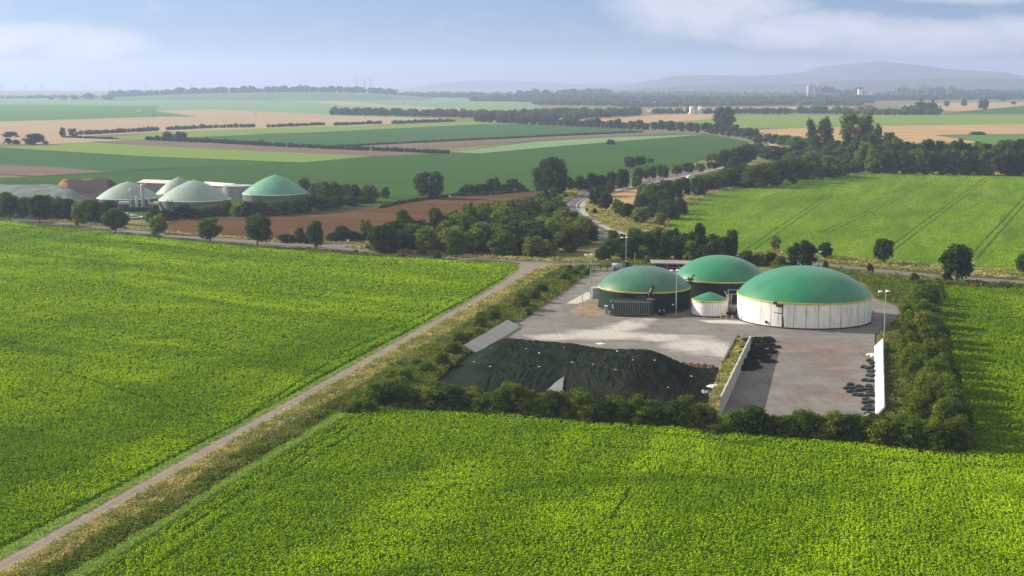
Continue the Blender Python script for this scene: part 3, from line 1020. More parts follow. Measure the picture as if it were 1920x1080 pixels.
MB().tube([(0.2, 0, hz), (0.1, 0, hz + (ht - hz) * 0.5), (0.55, 0, ht - 0.5)], 0.42, 8, 0.3).tube([(-0.3, 0, hz + 0.6), (0.2, 0.1, ht - 0.9)], 0.2, 6).build('tube', 'black_steel', t_)
MB().box((0.5, 0, ht - 0.5), (0.55, 0.5, 0.7)).tube([(0.6, 0, ht - 0.3), (0.6, 0, ht)], 0.17, 8).build('motor', 'black_steel', t_)
P = G(1136.5, 588.5)
t_ = thing('control_pillar', 'slim pale grey pillar at the left end of the ribbed container', 'cabinet', P)
MB().box((0, 0, 0.85), (0.6, 0.5, 1.7)).build('body', 'grey_paint', t_)
MB().box((0, 0, 1.76), (0.75, 0.65, 0.12)).build('lid', 'white_paint', t_)
P = G(1116, 560)
t_ = thing('equipment_cabin', 'pale blue-grey sheet metal cabin beside the left lamp post', 'cabin', P + Vector((0.6, 1.2, 0)))
hc = top_z(P, 541)
MB().box((0, 0, hc / 2), (2.6, 2.6, hc)).build('wall', 'grey_paint', t_)
MB().box((0.05, 0, hc + 0.08), (2.9, 2.9, 0.14), 0, R(-3)).build('roof', 'galvanised', t_)
vt_ = MB().box((-0.75, -1.33, hc * 0.72), (0.5, 0.05, 0.4)).build('vent', 'white_paint', t_)
MB().box((-0.75, -1.36, hc * 0.72), (0.3, 0.04, 0.22)).build('vent_opening', 'black_steel', vt_)
for px_, pw, lab in ((1241, 15, 'low black pump unit on skids beside the front lamp post'), (1434, 16, 'low black motor pump at the foot of the widest tank')):
    P = G(px_, 592 if px_ < 1300 else 605)
    t_ = thing('pump_unit', lab, 'pump', P)
    MB().box((0, 0, 0.2), (pw * mpp(P), 0.8, 0.18)).build('skid', 'black_steel', t_)
    MB().tube([(-0.75, 0, 0.65), (0.25, 0, 0.65)], 0.36, 10).tube([(0.3, 0, 0.6), (0.85, 0, 0.6)], 0.24, 10).build('motor', 'rubber', t_)
    MB().tube([(0.5, 0, 0.6), (0.6, -0.15, 1.2), (0.1, -0.2, 1.35)], 0.09, 6).build('pipe', 'galvanised', t_)
    MB().box((-0.55, -0.05, 1.15), (0.18, 0.18, 0.3)).build('terminal_box', 'white_paint', t_)

# pipework between the small and the big tank
P = G(1377, 594)
u = mpp(P)
t_ = thing('pump_station', 'tangle of dark pipes and pumps between the two pale tanks', 'pipework', P + Vector((0, 1.5, 0)))
f = MB()
for q in range(9):
    x_ = (-22 + q * 6.2) * u
    z_ = 0.7 + 0.8 * ((q * 37) % 5) / 4
    f.tube([(x_, -0.8, 0.25), (x_ + 0.2, -0.5, z_), (x_ + 0.5, 0.8, z_ + 0.3), (x_ + 0.6, 1.4, 0.3)], 0.13, 6)
f.build('pipe', 'black_steel', t_)
f = MB()
for q in range(5):
    f.blob(((-14 + q * 9) * u, -0.4 + 0.35 * (q % 2), 0.5), (0.5, 0.45, 0.45), q, 0.2)
f.build('pump_body', 'rubber', t_)
f = MB()
for s_ in (-0.28, 0.28):
    f.tube([(-0.5 + s_, 1.6, 0.1), (-0.5 + s_, 1.6, 4.4)], 0.06, 5)
for k in range(13):
    f.tube([(-0.78, 1.6, 0.5 + k * 0.3), (-0.22, 1.6, 0.5 + k * 0.3)], 0.04, 4)
f.build('ladder', 'galvanised', t_)
f = MB()
for s_ in (-0.9, 1.2):
    f.tube([(s_, 2.1, 0), (s_, 2.1, 5.4)], 0.07, 5)
f.tube([(-0.9, 2.1, 5.4), (1.2, 2.1, 5.4)], 0.06, 5).tube([(-0.9, 2.1, 4.4), (1.2, 2.1, 4.4)], 0.06, 5)
f.build('railing', 'galvanised', t_)
f = MB()
f.tube([(1.8, 1.8, 2.6), (1.8, 1.8, 4.3), (2.2, 1.7, 4.5), (2.6, 1.6, 4.3), (2.6, 1.6, 2.2)], 0.16, 8)
f.tube([(2.2, 0.9, 3.0), (3.2, -0.4, 1.4), (3.9, -0.9, 1.0)], 0.16, 8)
f.build('riser_pipe', 'grey_paint', t_)
f = MB().tube([(-1.4, -1.2, 0.2), (0.6, -1.35, 0.1), (2.4, -1.3, 0.15), (4.6, -0.9, 0.4)], 0.12, 6)
f.build('hose', 'rusty_steel', t_)
bp = []
for i, (bx, by) in enumerate(((1352.5, 598.5), (1362, 600), (1373, 601.5), (1390.5, 601.5), (1406.5, 602.5))):
    P = G(bx, by)
    t_ = thing('bollard', 'short wooden guard post before the dark pipework, %s from the left' % ('first', 'second', 'third', 'fourth', 'fifth')[i], 'bollard', P, 0, 'guard posts before the pipework')
    MB().tube([(0, 0, 0), (0, 0, 1.15)], 0.15, 8).build('post', 'wood_post', t_)
    MB().lathe([(0.17, 1.15), (0.15, 1.24), (0, 1.27)], 8).build('cap', 'rusty_steel', t_)


def lamp_post(px, by, ty, label, head=-1, name='street_lamp'):
    P = G(px, by)
    h = top_z(P, ty)
    t_ = thing(name, label, 'lamp post', P, 0, 'lamp posts round the yard')
    MB().tube([(0, 0, 0), (0, 0, h)], 0.13, 8, 0.08).build('pole', 'galvanised', t_)
    MB().tube([(0, 0, h - 0.05), (head * 0.9, -0.2, h + 0.1)], 0.05, 6).tube([(0, 0, h - 0.05), (-head * 0.25, -0.7, h + 0.15)], 0.05, 6).build('arm', 'galvanised', t_)
    for q in ((head * 1.15, -0.25, h + 0.05), (-head * 0.15, -0.75, h + 0.2)):
        MB().box(q, (0.75, 0.5, 0.22), 0.2, 0.0, 0, 0.8).build('lamp_head', 'lamp_glass', t_)
    MB().box((0, -0.14, 1.2), (0.16, 0.05, 0.4)).build('service_door', 'rib_paint', t_)
    return t_


lamp_post(1107.5, 559, 478, 'tall lamp post standing beside the pale blue-grey cabin')
lamp_post(1173.5, 499.5, 445.5, 'lamp post standing by the right end of the steel gate')
lamp_post(1267.5, 591.5, 507, 'lamp post in front of the dark tanks with its heads hidden against the rear dome')
lamp_post(1535.5, 500.5, 472.5, 'lamp post whose upper part shows above the widest green dome')
lamp_post(1657.5, 640, 546.5, 'tall lamp post by the upper end of the sunlit sloping wall at the right')
for px_, by_, ty_, lab in ((1092, 573, 547, 'thin steel post on the gravel left of the front dark tank'), (1190, 502, 475, 'bare wooden mast behind the front dark tank'), (1637, 597, 583, 'short white pipe post on the right side of the widest tank')):
    P = G(px_, by_)
    h = top_z(P, ty_)
    t_ = thing('post', lab, 'post', P)
    MB().tube([(0, 0, 0), (0, 0, h)], 0.09 if px_ != 1637 else 0.16, 7).build('pole', 'galvanised' if px_ != 1190 else 'wood_post', t_)
    MB().box((0, 0, h + 0.06), (0.35, 0.2, 0.12)).build('cap', 'galvanised', t_)

# gate, fence, shed, small tank by the entrance
P0, P1 = G(1113, 508.5), G(1152, 509)
d = (P1 - P0)
t_ = thing('steel_gate', 'dark steel bar gate across the yard entrance', 'gate', P0, math.atan2(d.y, d.x))
Lg = d.length
hg = top_z(P0, 496.5)
for k in range(4):
    MB().box((k * Lg / 3, 0, hg / 2 + 0.05), (0.16, 0.16, hg + 0.1)).build('post', 'black_steel', t_)
f = MB().box((Lg / 2, 0.02, hg - 0.05), (Lg, 0.08, 0.12)).box((Lg / 2, 0.02, 0.25), (Lg, 0.08, 0.14))
for k in range(34):
    f.box((0.2 + k * (Lg - 0.4) / 33, 0.02, hg / 2), (0.035, 0.035, hg - 0.3))
f.build('bar_panel', 'black_steel', t_)
P = G(1112.5, 508.5)
t_ = thing('gate_pillar', 'thick dark pillar at the left end of the steel gate', 'pillar', P + Vector((-0.8, 0, 0)))
MB().box((0, 0, 0.95), (0.7, 0.6, 1.9)).build('post', 'dark_paint', t_)
MB().box((0, 0, 1.94), (0.8, 0.7, 0.1)).build('cap', 'rib_paint', t_)
P = G(1176, 503)
t_ = thing('gate_motor_box', 'dark square box at the foot of the entrance lamp post', 'box', P)
MB().box((0, 0, 0.9), (1.0, 0.8, 1.8)).build('body', 'black_steel', t_)
MB().box((0, 0, 1.86), (1.1, 0.9, 0.1)).build('lid', 'rib_paint', t_)
P = G(1159, 508)
t_ = thing('water_tank', 'small pale grey rounded water tank behind the gate', 'tank', P + Vector((0, 1.0, 0)))
MB().tube([(-1.5, 0, 1.05), (1.2, 0, 1.05)], 0.95, 14).build('barrel', 'grey_paint', t_, True)
for s_ in (-0.9, 0.8):
    MB().box((s_, 0, 0.2), (0.3, 1.5, 0.4)).build('cradle', 'black_steel', t_)
MB().box((1.7, 0, 0.9), (0.5, 0.9, 1.5)).build('pump_cabinet', 'rib_paint', t_)
P0, P1 = G(1040, 499), G(1110, 508)
t_ = thing('wire_fence', 'low wire fence with thin posts between the weeds and the gate', 'fence', P0, math.atan2((P1 - P0).y, (P1 - P0).x))
Lf = (P1 - P0).length
for k in range(8):
    MB().tube([(k * Lf / 7, 0, 0), (k * Lf / 7, 0, 1.8)], 0.05, 6).build('post', 'black_steel', t_)
f = MB()
for k in range(7):
    f.tube([(0, 0, 0.25 + k * 0.24), (Lf, 0, 0.25 + k * 0.24)], 0.012, 4)
f.build('wire', 'black_steel', t_)
Pa = G(1226, 507)
hs = top_z(Pa, 495)
Ws = 70 * mpp(Pa)
t_ = thing('open_shed', 'open-sided flat-roofed shed behind the front dark tank', 'shed', Pa, R(0))
MB().box((Ws / 2, 3.0, hs + 0.1), (Ws + 0.8, 7.0, 0.3), 0, R(1.2)).build('roof', 'roof_sheet', t_)
for x_ in (0.3, Ws * 0.36, Ws * 0.68, Ws - 0.3):
    for y_ in (0.2, 5.8):
        MB().box((x_, y_, hs / 2), (0.25, 0.25, hs - 0.1)).build('post', 'wood_post', t_)
MB().box((Ws / 2, 6.2, hs / 2), (Ws, 0.15, hs - 0.3)).build('back_wall', 'dark_paint', t_)

# ------------------------------------------------------------------ bunker walls
nmat('wall_concrete', [(0.319, 0.319, 0.294), (0.397, 0.389, 0.358), (0.350, 0.309, 0.263)], 0.35, 0.85, 0.2, None, 6, (0.6, 0.6, 0.2), fine=(2.5, 0.1))
nmat('white_concrete', [(0.68, 0.66, 0.60), (0.78, 0.76, 0.70)], 0.3, 0.85, 0.2, None, 5, fine=(2.0, 0.06))
nmat('seam_dark', [(0.12, 0.12, 0.11), (0.18, 0.17, 0.16)], 1, 0.9, 0.1)


def bunker_wall(name, base, top, mat, n, label, thick=0.25):
    """a row of panels; base and top are world edges (near, far)"""
    (b0, b1), (q0, q1) = base, top
    t_ = thing(name, label, 'wall', b0, 0, 'bunker walls in the yard')
    side = (b1 - b0).cross(q0 - b0).normalized()
    for k in range(n):
        a, b = k / n, (k + 1) / n
        A, B, C, D = b0.lerp(b1, a), b0.lerp(b1, b), q0.lerp(q1, b), q0.lerp(q1, a)
        m_ = MB()
        off = side * (thick + 0.05 * (k % 2))
        v = [A, B, C, D] + [x + off for x in (A, B, C, D)]
        m_.v = [tuple(x - b0) for x in v]
        m_.f = [(3, 2, 1, 0), (4, 5, 6, 7), (0, 1, 5, 4), (1, 2, 6, 5), (2, 3, 7, 6), (3, 0, 4, 7)]
        m_.build('wall_panel', mat, t_)
    return t_


WB0, WB1 = G(1349, 779), G(1405, 655)
bunker_wall('bunker_wall', (WB0, WB1), (WB0 + Vector((0, 0, top_z(WB0, 743))), WB1 + Vector((0, 0, top_z(WB1, 630)))), 'wall_concrete', 20, 'upright grey panel wall dividing the covered silage from the empty bunker floor')
RB0, RB1 = G(1644, 781), G(1641.5, 651)
bunker_wall('bunker_wall', (RB1, RB0), (RB1 + Vector((1.5, 0.1, 1.5)), RB0 + Vector((1.25, 0.1, 1.35))), 'white_concrete', 14, 'bright sunlit sloping wall on the right side of the empty bunker')
LB0, LB1 = G(893, 664), G(975, 614)
bunker_wall('bunker_wall', (LB0, LB1), (LB0 + Vector((-2.4, 0.3, 1.5)), LB1 + Vector((-2.7, 0.3, 1.35))), 'wall_concrete', 10, 'grey sloping panel wall at the far left of the covered silage')
KB0, KB1 = G(1353, 684), G(1381, 632)
bunker_wall('low_wall', (KB0, KB1), (KB0 + Vector((0, 0, 0.7)), KB1 + Vector((0, 0, 0.7))), 'seam_dark', 6, 'low dark wall beside the weedy strip next to the upright panel wall', 0.3)

# ------------------------------------------------------------------ silage heap under its sheet
def heap_mesh(FL, FR, BR, BL, H, nu, nv, eu0, eu1, ev0, ev1, seed, wr=0.12, dirs=(1.0, 0.3)):
    u_, v_ = np.meshgrid(np.linspace(0, 1, nu), np.linspace(0, 1, nv))
    ss = lambda x, e: np.clip(x / e, 0, 1) ** 2 * (3 - 2 * np.clip(x / e, 0, 1))
    q = lambda a: np.array(a)[None, None, :]
    Pn = (q(FL) * (1 - u_)[..., None] + q(FR) * u_[..., None]) * (1 - v_)[..., None] + (q(BL) * (1 - u_)[..., None] + q(BR) * u_[..., None]) * v_[..., None]
    h = H * ss(u_, eu0) * ss(1 - u_, eu1) * ss(v_, ev0) * ss(1 - v_, ev1)
    x, y = Pn[..., 0], Pn[..., 1]
    h *= 0.9 + 0.2 * vnoise(x / 9 + 50, y / 9 + 50, seed)
    wx = 2.2 * vnoise(x / 5 + 30, y / 5 + 20, seed + 7) + 0.9 * vnoise(x / 1.7 + 30, y / 1.7 + 20, seed + 8)
    x, y = 0.94 * x - 0.34 * y + wx, 0.34 * x + 0.94 * y + 0.8 * wx
    # creases of the sheet run down the slope; pulled folds run across the flat top
    cr = np.abs(vnoise(x * 1.25 + y * 0.35 + 90, y * 0.2 + 40, seed + 1) - 0.5) * 2
    cr2 = np.abs(vnoise(x * 0.30 + 70, y * 1.5 - x * 0.2 + 60, seed + 2) - 0.5) * 2
    cr3 = np.abs(vnoise(x * 3.0 - y * 1.0 + 90, y * 0.6 + x * 0.3 + 40, seed + 3) - 0.5) * 2
    h += wr * (1.3 * (0.5 - cr) * (h > 0.3) + 1.0 * (0.5 - cr2) + 0.55 * (0.5 - cr3))
    edge = np.minimum.reduce([u_, 1 - u_, v_, 1 - v_])
    h = np.where(edge <= 0, 0.0, np.maximum(h, 0.08))
    Pn[..., 2] = h
    me = bpy.data.meshes.new('heap')
    idx = np.arange(nu * nv).reshape(nv, nu)
    F = np.stack([idx[:-1, :-1], idx[:-1, 1:], idx[1:, 1:], idx[1:, :-1]], -1).reshape(-1, 4)
    me.from_pydata(Pn.reshape(-1, 3).tolist(), [], F.tolist())
    me.shade_smooth()
    me.update()
    return me, Pn


nmat('black_sheet', [(0.008, 0.012, 0.008), (0.014, 0.020, 0.013), (0.024, 0.032, 0.020)], 0.25, 0.92, 0.0, (2.8, 0.06), 5, (1, 0.5, 1), 0.3, dist=0.6)
nmat('silage', [(0.12, 0.07, 0.04), (0.24, 0.15, 0.08)], 1.2, 0.95, 0.1, (2.5, 0.15), 5)
nmat('grey_sheet', [(0.154, 0.165, 0.165), (0.220, 0.231, 0.231)], 0.7, 0.6, 0.4)
HFL, HFR, HBR, HBL = G(758, 776), G(1318, 794), G(1358, 690), G(880, 652)
me, HP = heap_mesh(HFL, HFR, HBR, HBL, 3.9, 420, 260, 0.20, 0.31, 0.40, 0.20, 21, 0.14)
me.name = 'silage_heap'
hp = ob('silage_heap', me, 'black_sheet')
tag(hp, 'long silage heap under a wrinkled black plastic sheet', 'silage heap')


def on_heap(u_, v_):
    nv, nu = HP.shape[:2]
    return Vector(HP[int(v_ * (nv - 1)), int(u_ * (nu - 1))])


# crumbly silage showing along the far edge of the sheet
mb = MB()
for k in range(70):
    q = on_heap(0.36 + 0.60 * k / 69, 0.955)
    mb.blob((q.x, q.y + 0.2, 0.2), (0.7, 0.4, 0.45 if k % 3 else 0.6), k, 0.35, 7, 4)
tag(mb.build('spilled_silage', 'silage'), 'ragged brown line of bare silage along the far edge of the black sheet', 'silage', None, 'stuff')
mb = MB()
q0 = on_heap(0.47, 0.24)
NP_ = 9
for a in range(NP_):
    for b in range(NP_ - a):
        u_, v_ = 0.45 + 0.055 * a / (NP_ - 1) + 0.045 * b / (NP_ - 1), 0.20 + 0.11 * b / (NP_ - 1)
        mb.v.append(tuple(on_heap(u_, v_) - q0 + Vector((0, -0.05, 0.22))))
ix_ = {}
k = 0
for a in range(NP_):
    for b in range(NP_ - a):
        ix_[a, b] = k
        k += 1
for a in range(NP_ - 1):
    for b in range(NP_ - 1 - a):
        mb.f.append((ix_[a, b], ix_[a + 1, b], ix_[a, b + 1]))
        if b < NP_ - 2 - a:
            mb.f.append((ix_[a + 1, b], ix_[a + 1, b + 1], ix_[a, b + 1]))
tag(mb.build('plastic_sheet', 'grey_sheet', None, False, q0), 'pale grey triangular piece of sheet on the near slope of the black heap', 'plastic sheet')
ORD = ['', 'first', 'second', 'third', 'fourth', 'fifth', 'sixth', 'seventh', 'eighth', 'ninth', 'tenth', 'eleventh', 'twelfth', 'thirteenth', 'fourteenth', 'fifteenth', 'sixteenth', 'seventeenth', 'eighteenth', 'nineteenth', 'twentieth']


def ordinal(n):
    if n <= 20:
        return ORD[n]
    tens = ['', '', 'twenty', 'thirty', 'forty', 'fifty', 'sixty', 'seventy', 'eighty', 'ninety']
    if n % 10 == 0:
        return tens[n // 10][:-1] + 'ieth'
    return tens[n // 10] + '-' + ORD[n % 10]


bag_me = MB().blob((0, 0, 0.05), (0.24, 0.08, 0.06), 3, 0.2, 9, 5).mesh('sandbag', True)
spots = [(0.12 + 0.055 * k + 0.02 * math.sin(k * 5), 0.55 + 0.18 * math.sin(k * 2.3)) for k in range(15)]
for i, (u_, v_) in enumerate(sorted(spots)):
    q = on_heap(u_, v_)
    o = ob('sandbag', bag_me, 'white_paint', None, q)
    o.rotation_euler = (0.1, 0.1, i * 1.3)
    tag(o, 'small pale weight bag on the black sheet, %s from the left' % ordinal(i + 1), 'sandbag', 'pale bags weighing down the black sheet')


def crumple(name, px, by, rad, mat, label, cat, seed, group=None, squash=0.5, n=5, rz=0.0):
    P = G(px, by)
    r_ = random.Random(seed)
    t_ = MB()
    for k in range(n):
        a = r_.uniform(0, 6.28)
        t_.blob((math.cos(a) * rad * 0.6, math.sin(a) * rad * 0.45, rad * squash * 0.5), (rad * r_.uniform(0.35, 0.6), rad * r_.uniform(0.3, 0.5), rad * squash * r_.uniform(0.5, 0.9)), seed * 10 + k, 0.5, 9, 5)
    o = t_.build(name, mat, None, False, P)
    o.rotation_euler = (0, 0, rz)
    return tag(o, label, cat, group)


crumple('plastic_sheet', 1337, 727, 1.0, 'white_paint', 'crumpled white plastic sheet at the right end of the black heap', 'plastic sheet', 4, None, 0.35, 8)
crumple('plastic_sheet', 1330, 737, 1.5, 'grey_sheet', 'crumpled grey plastic sheet below the white one at the heap\'s right end', 'plastic sheet', 5, None, 0.25, 5)
crumple('plastic_sheet', 1635, 668, 1.0, 'white_paint', 'bunched white plastic by the upper end of the sloping white wall', 'plastic sheet', 6, None, 0.4, 8)
crumple('plastic_sheet', 1630, 783, 1.2, 'white_paint', 'white plastic lying low beside the near end of the sloping white wall', 'plastic sheet', 8, None, 0.3, 5)
crumple('plastic_sheet', 1126, 645, 0.9, 'white_paint', 'white plastic strip at the far edge of the black sheet', 'plastic sheet', 9, None, 0.15, 5)

# heap of dark nets at the upright wall
nmat('net_green', [(0.012, 0.016, 0.013), (0.03, 0.036, 0.03)], 2.5, 0.9, 0.2, (4.0, 0.2))
nets = [(1412, 644, 2.2, 1.0), (1432, 640, 2.4, 0.8), (1424, 649, 2.6, 0.9), (1446, 651, 2.2, 0.35), (1412, 656, 2.4, 1.0), (1436, 661, 2.2, 0.5), (1408, 668, 2.2, 0.9), (1424, 671, 2.4, 0.6), (1441, 679, 1.7, 0.45), (1402, 684, 2.1, 1.0), (1398, 693, 1.9, 0.7), (1412, 690, 1.7, 0.5)]
for i, (x_, y_, r_, h_) in enumerate(nets):
    P = G(x_, y_)
    mb = MB()
    rr = random.Random(i)
    for k in range(7):
        a = k * 0.9
        mb.blob((math.cos(a) * r_ * 0.55, math.sin(a) * r_ * 0.42, h_ * 0.35), (r_ * rr.uniform(0.35, 0.55), r_ * rr.uniform(0.28, 0.42), h_ * rr.uniform(0.4, 0.75)), i * 9 + k, 0.45, 10, 6)
    o = mb.build('net_bundle', 'net_green', None, False, P)
    tag(o, 'dark bundled net in the pile against the upright wall, %s from its upper end' % ordinal(i + 1), 'net', 'dark nets piled at the upright wall')
# filled gravel bags by the white wall
nmat('bag_green', [(0.016, 0.026, 0.022), (0.035, 0.048, 0.040)], 1.5, 0.8, 0.25, (3.0, 0.05))
bags = [(1630, 678, .2), (1636, 683, 0), (1628, 692, 0), (1620, 690, .1), (1636, 690, 0), (1632, 698, .2), (1638, 699, 0), (1630, 706, 0), (1637, 707, 0.1), (1622, 715, 0), (1634, 716, 0),
        (1594, 723, .2), (1588, 730, .1), (1598, 730, 0), (1594, 736, 0), (1610, 727, .1), (1615, 732, 0), (1609, 734, .1), (1605, 742, 0), (1614, 743, .05), (1629, 726, 0), (1630, 732, 0), (1631, 738, .1), (1632, 743, 0), (1624, 751, 0), (1623, 757, .1), (1632, 755, 0), (1628, 764, 0), (1622, 769, .1), (1631, 770, 0), (1628, 778, 0)]
gb = MB().blob((0, 0, 0.26), (0.80, 0.44, 0.30), 5, 0.18, 12, 6).mesh('gravel_bag', True)
gt = MB().tube([(0.7, 0, 0.22), (0.95, 0.05, 0.16)], 0.12, 6, 0.05).mesh('tied_end', True)
for i, (x_, y_, a_) in enumerate(sorted(bags, key=lambda b: b[1])):
    t_ = thing('gravel_bag', 'dark green filled gravel bag by the sloping white wall, %s from the far end' % ordinal(i + 1), 'gravel bag', G(x_, y_), a_ + 0.15 * math.sin(i * 7), 'dark gravel bags by the sloping white wall')
    sk_ = ob('sack', gb, 'bag_green', t_)
    ob('tied_end', gt, 'bag_green', sk_)

# ------------------------------------------------------------------ trees and shrubs
leaf('foliage_dark', (0.0150, 0.0375, 0.0075), (0.0688, 0.1063, 0.0175), 0.30, None, 0.4, 0.6, 0.2, (0.07, 0.11, 0.02))
leaf('foliage_mid', (0.0264, 0.0624, 0.0096), (0.1200, 0.1680, 0.0216), 0.34, None, 0.4, 0.6, 0.2, (0.10, 0.15, 0.02))
leaf('foliage_bright', (0.0495, 0.0990, 0.0088), (0.2090, 0.2530, 0.0242), 0.38, None, 0.35, 0.6, 0.2, (0.14, 0.19, 0.02))
leaf('foliage_deep', (0.0092, 0.0253, 0.0069), (0.0403, 0.0690, 0.0138), 0.25, None, 0.35, 0.6, 0.15, (0.06, 0.1, 0.01))
leaf('foliage_olive', (0.04, 0.07, 0.010), (0.13, 0.17, 0.028), 0.36, None, 0.35, 0.6, 0.2, (0.14, 0.17, 0.02))
leaf('foliage_yellow', (0.085, 0.115, 0.024), (0.16, 0.18, 0.045), 0.32, None, 0.3, 0.6, 0.2)
leaf('foliage_grey', (0.055, 0.085, 0.045), (0.105, 0.14, 0.08), 0.25, None, 0.25, 0.6, 0.2)
nmat('bark', [(0.05, 0.038, 0.028), (0.09, 0.07, 0.052)], 3.0, 0.95, 0.1)
nmat('bark_pale', [(0.20, 0.165, 0.13), (0.28, 0.24, 0.19)], 3.0, 0.95, 0.1)


def sphere_quads(c, r, nu=8, nv=5):
    out = []
    for i in range(nv):
        for j in range(nu):
            q = []
            for a, b in ((i, j), (i + 1, j), (i + 1, j + 1), (i, j + 1)):
                th, ph = math.pi * a / nv, 2 * math.pi * b / nu
                q.append((c[0] + r[0] * math.sin(th) * math.cos(ph), c[1] + r[1] * math.sin(th) * math.sin(ph), c[2] + r[2] * math.cos(th)))
            out.append(q)
    return np.array(out)


def crown_mesh(name, seed, mat, z0=0.22, nl=12, nq=1100, size=0.075, prof='oval', core=0.70, lobe=(0.15, 0.26), gap=0.0, spiky=0.0):
    """unit crown: 1 m wide, 1 m tall, filling z0..1"""
    rs = np.random.default_rng(seed)
    hz = (1 - z0) / 2
    C_, R_ = [], []
    for i in range(nl):
        r = rs.uniform(*lobe)
        t_ = (i + 0.5) / nl
        z = z0 + (1 - z0) * (0.10 + 0.82 * t_)
        zz = (z - z0) / (1 - z0)
        if prof == 'oval':
            wd = math.sqrt(max(0.05, 1 - ((zz - 0.45) / 0.60) ** 2))
        elif prof == 'cone':
            wd = max(0.12, 1.0 - zz * 0.95)
        elif prof == 'dome':
            wd = math.sqrt(max(0.06, 1 - (zz * 0.95) ** 2.2))
        else:
            wd = math.sqrt(max(0.05, 1 - ((zz - 0.62) / 0.62) ** 2))
        m_ = max(0.0, 0.5 * wd - r * rs.uniform(0.55, 0.95))
        a = i * 2.39996 + rs.uniform(-0.5, 0.5)
        q = m_ * math.sqrt(rs.uniform(0.35, 1.0))
        C_.append((math.cos(a) * q, math.sin(a) * q, z))
        R_.append((r, r, min(r * rs.uniform(0.8, 1.1), (1 - z0) * 0.42)))
    C_, R_ = np.array(C_), np.array(R_)
    pr = R_[:, 0] ** 2
    k = rs.choice(nl, nq * 2, p=pr / pr.sum())
    d = unit(rs.normal(size=(nq * 2, 3)) + np.array([0, 0, 0.25]))
    rad = rs.uniform(0.62, 1.12, nq * 2) + spiky * np.maximum(0, rs.normal(0, 1, nq * 2)) * np.maximum(0, d[:, 2])
    c = C_[k] + d * R_[k] * rad[:, None]
    dist = np.min(np.linalg.norm((c[:, None, :] - C_[None]) / R_[None], axis=2), axis=1)
    keep = (dist > 0.55) & (c[:, 2] > max(0.0, z0 * 0.7)) & (c[:, 2] < 1.06)
    c, d = c[keep][:nq], d[keep][:nq]
    n = len(c)
    nr = unit(d + rs.normal(0, 0.75, (n, 3)))
    q = leaf_quads(c, rs.uniform(0.6, 1.35, n) * size, nr, rs, 1.35)
    cores = [sphere_quads(C_[i], R_[i] * core) for i in range(nl)] if core else []
    V = np.concatenate([q] + cores)
    V[..., :2] *= 0.5 / np.percentile(np.linalg.norm(c[:, :2], axis=1), 96)
    zt = np.percentile(c[:, 2], 99)
    V[..., 2] = np.where(V[..., 2] > z0, z0 + (V[..., 2] - z0) * (1 - z0) / (zt - z0), V[..., 2])
    return np_quads(name, V, mat)


def trunk_mesh(name, seed, r=0.035, z1=0.6, limbs=4, lean=0.0):
    rr = random.Random(seed)
    m_ = MB().tube([(0, 0, 0), (lean * 0.3, 0, z1 * 0.4), (lean * 0.5, 0.0, z1)], r, 7, r * 0.5)
    for i in range(limbs):
        a = i * 2.4 + rr.uniform(0, 1)
        z_ = z1 * rr.uniform(0.45, 0.85)
        m_.tube([(lean * 0.4, 0, z_), (math.cos(a) * 0.12, math.sin(a) * 0.12, z_ + 0.12), (math.cos(a) * 0.26, math.sin(a) * 0.26, z_ + 0.26)], r * 0.45, 5, r * 0.2)
    return m_.mesh(name, True)


TRUNKS = {}


def proto(kind, seed, mat, trunk=(0.03, 0.6, 4), bark='bark', **kw):
    cm = crown_mesh('crown', seed, mat, **kw)
    tm = trunk_mesh('trunk', seed, *trunk)
    tm.materials.append(MATS[bark])
    PRO.setdefault(kind, []).append((cm, tm))


PRO = {}
for s_ in range(5):
    proto('std', 100 + s_, ('foliage_mid', 'foliage_dark', 'foliage_olive', 'foliage_mid', 'foliage_dark')[s_], z0=0.24, nl=15, nq=1500, size=0.085, lobe=(0.13, 0.23))
    proto('stdsmall', 120 + s_, 'foliage_dark' if s_ % 2 else 'foliage_mid', z0=0.2, nl=9, nq=520, size=0.14, lobe=(0.17, 0.27))
for s_ in range(2):
    proto('yellow', 140 + s_, 'foliage_yellow', z0=0.2, nl=11, nq=900, size=0.09, core=0.5, lobe=(0.13, 0.2))
    proto('yellowtop', 145 + s_, 'foliage_bright', z0=0.16, nl=13, nq=1200, size=0.085, lobe=(0.14, 0.23))
for s_ in range(3):
    proto('big', 160 + s_, 'foliage_dark', z0=0.06, nl=30, nq=3600, size=0.05, lobe=(0.10, 0.19), prof='oval', trunk=(0.04, 0.5, 6))
    proto('poplar', 170 + s_, 'foliage_mid', z0=0.10, nl=30, nq=3200, size=0.05, lobe=(0.09, 0.18), prof='top', core=0.6, trunk=(0.028, 0.75, 8), bark='bark_pale')
    proto('narrow', 180 + s_, 'foliage_dark', z0=0.04, nl=14, nq=1100, size=0.09, lobe=(0.16, 0.28), prof='oval')
    proto('willow', 190 + s_, 'foliage_grey', z0=0.03, nl=16, nq=1300, size=0.08, lobe=(0.14, 0.24), prof='dome')
    proto('cone', 195 + s_, 'foliage_dark', z0=0.05, nl=15, nq=1100, size=0.09, lobe=(0.14, 0.24), prof='cone')
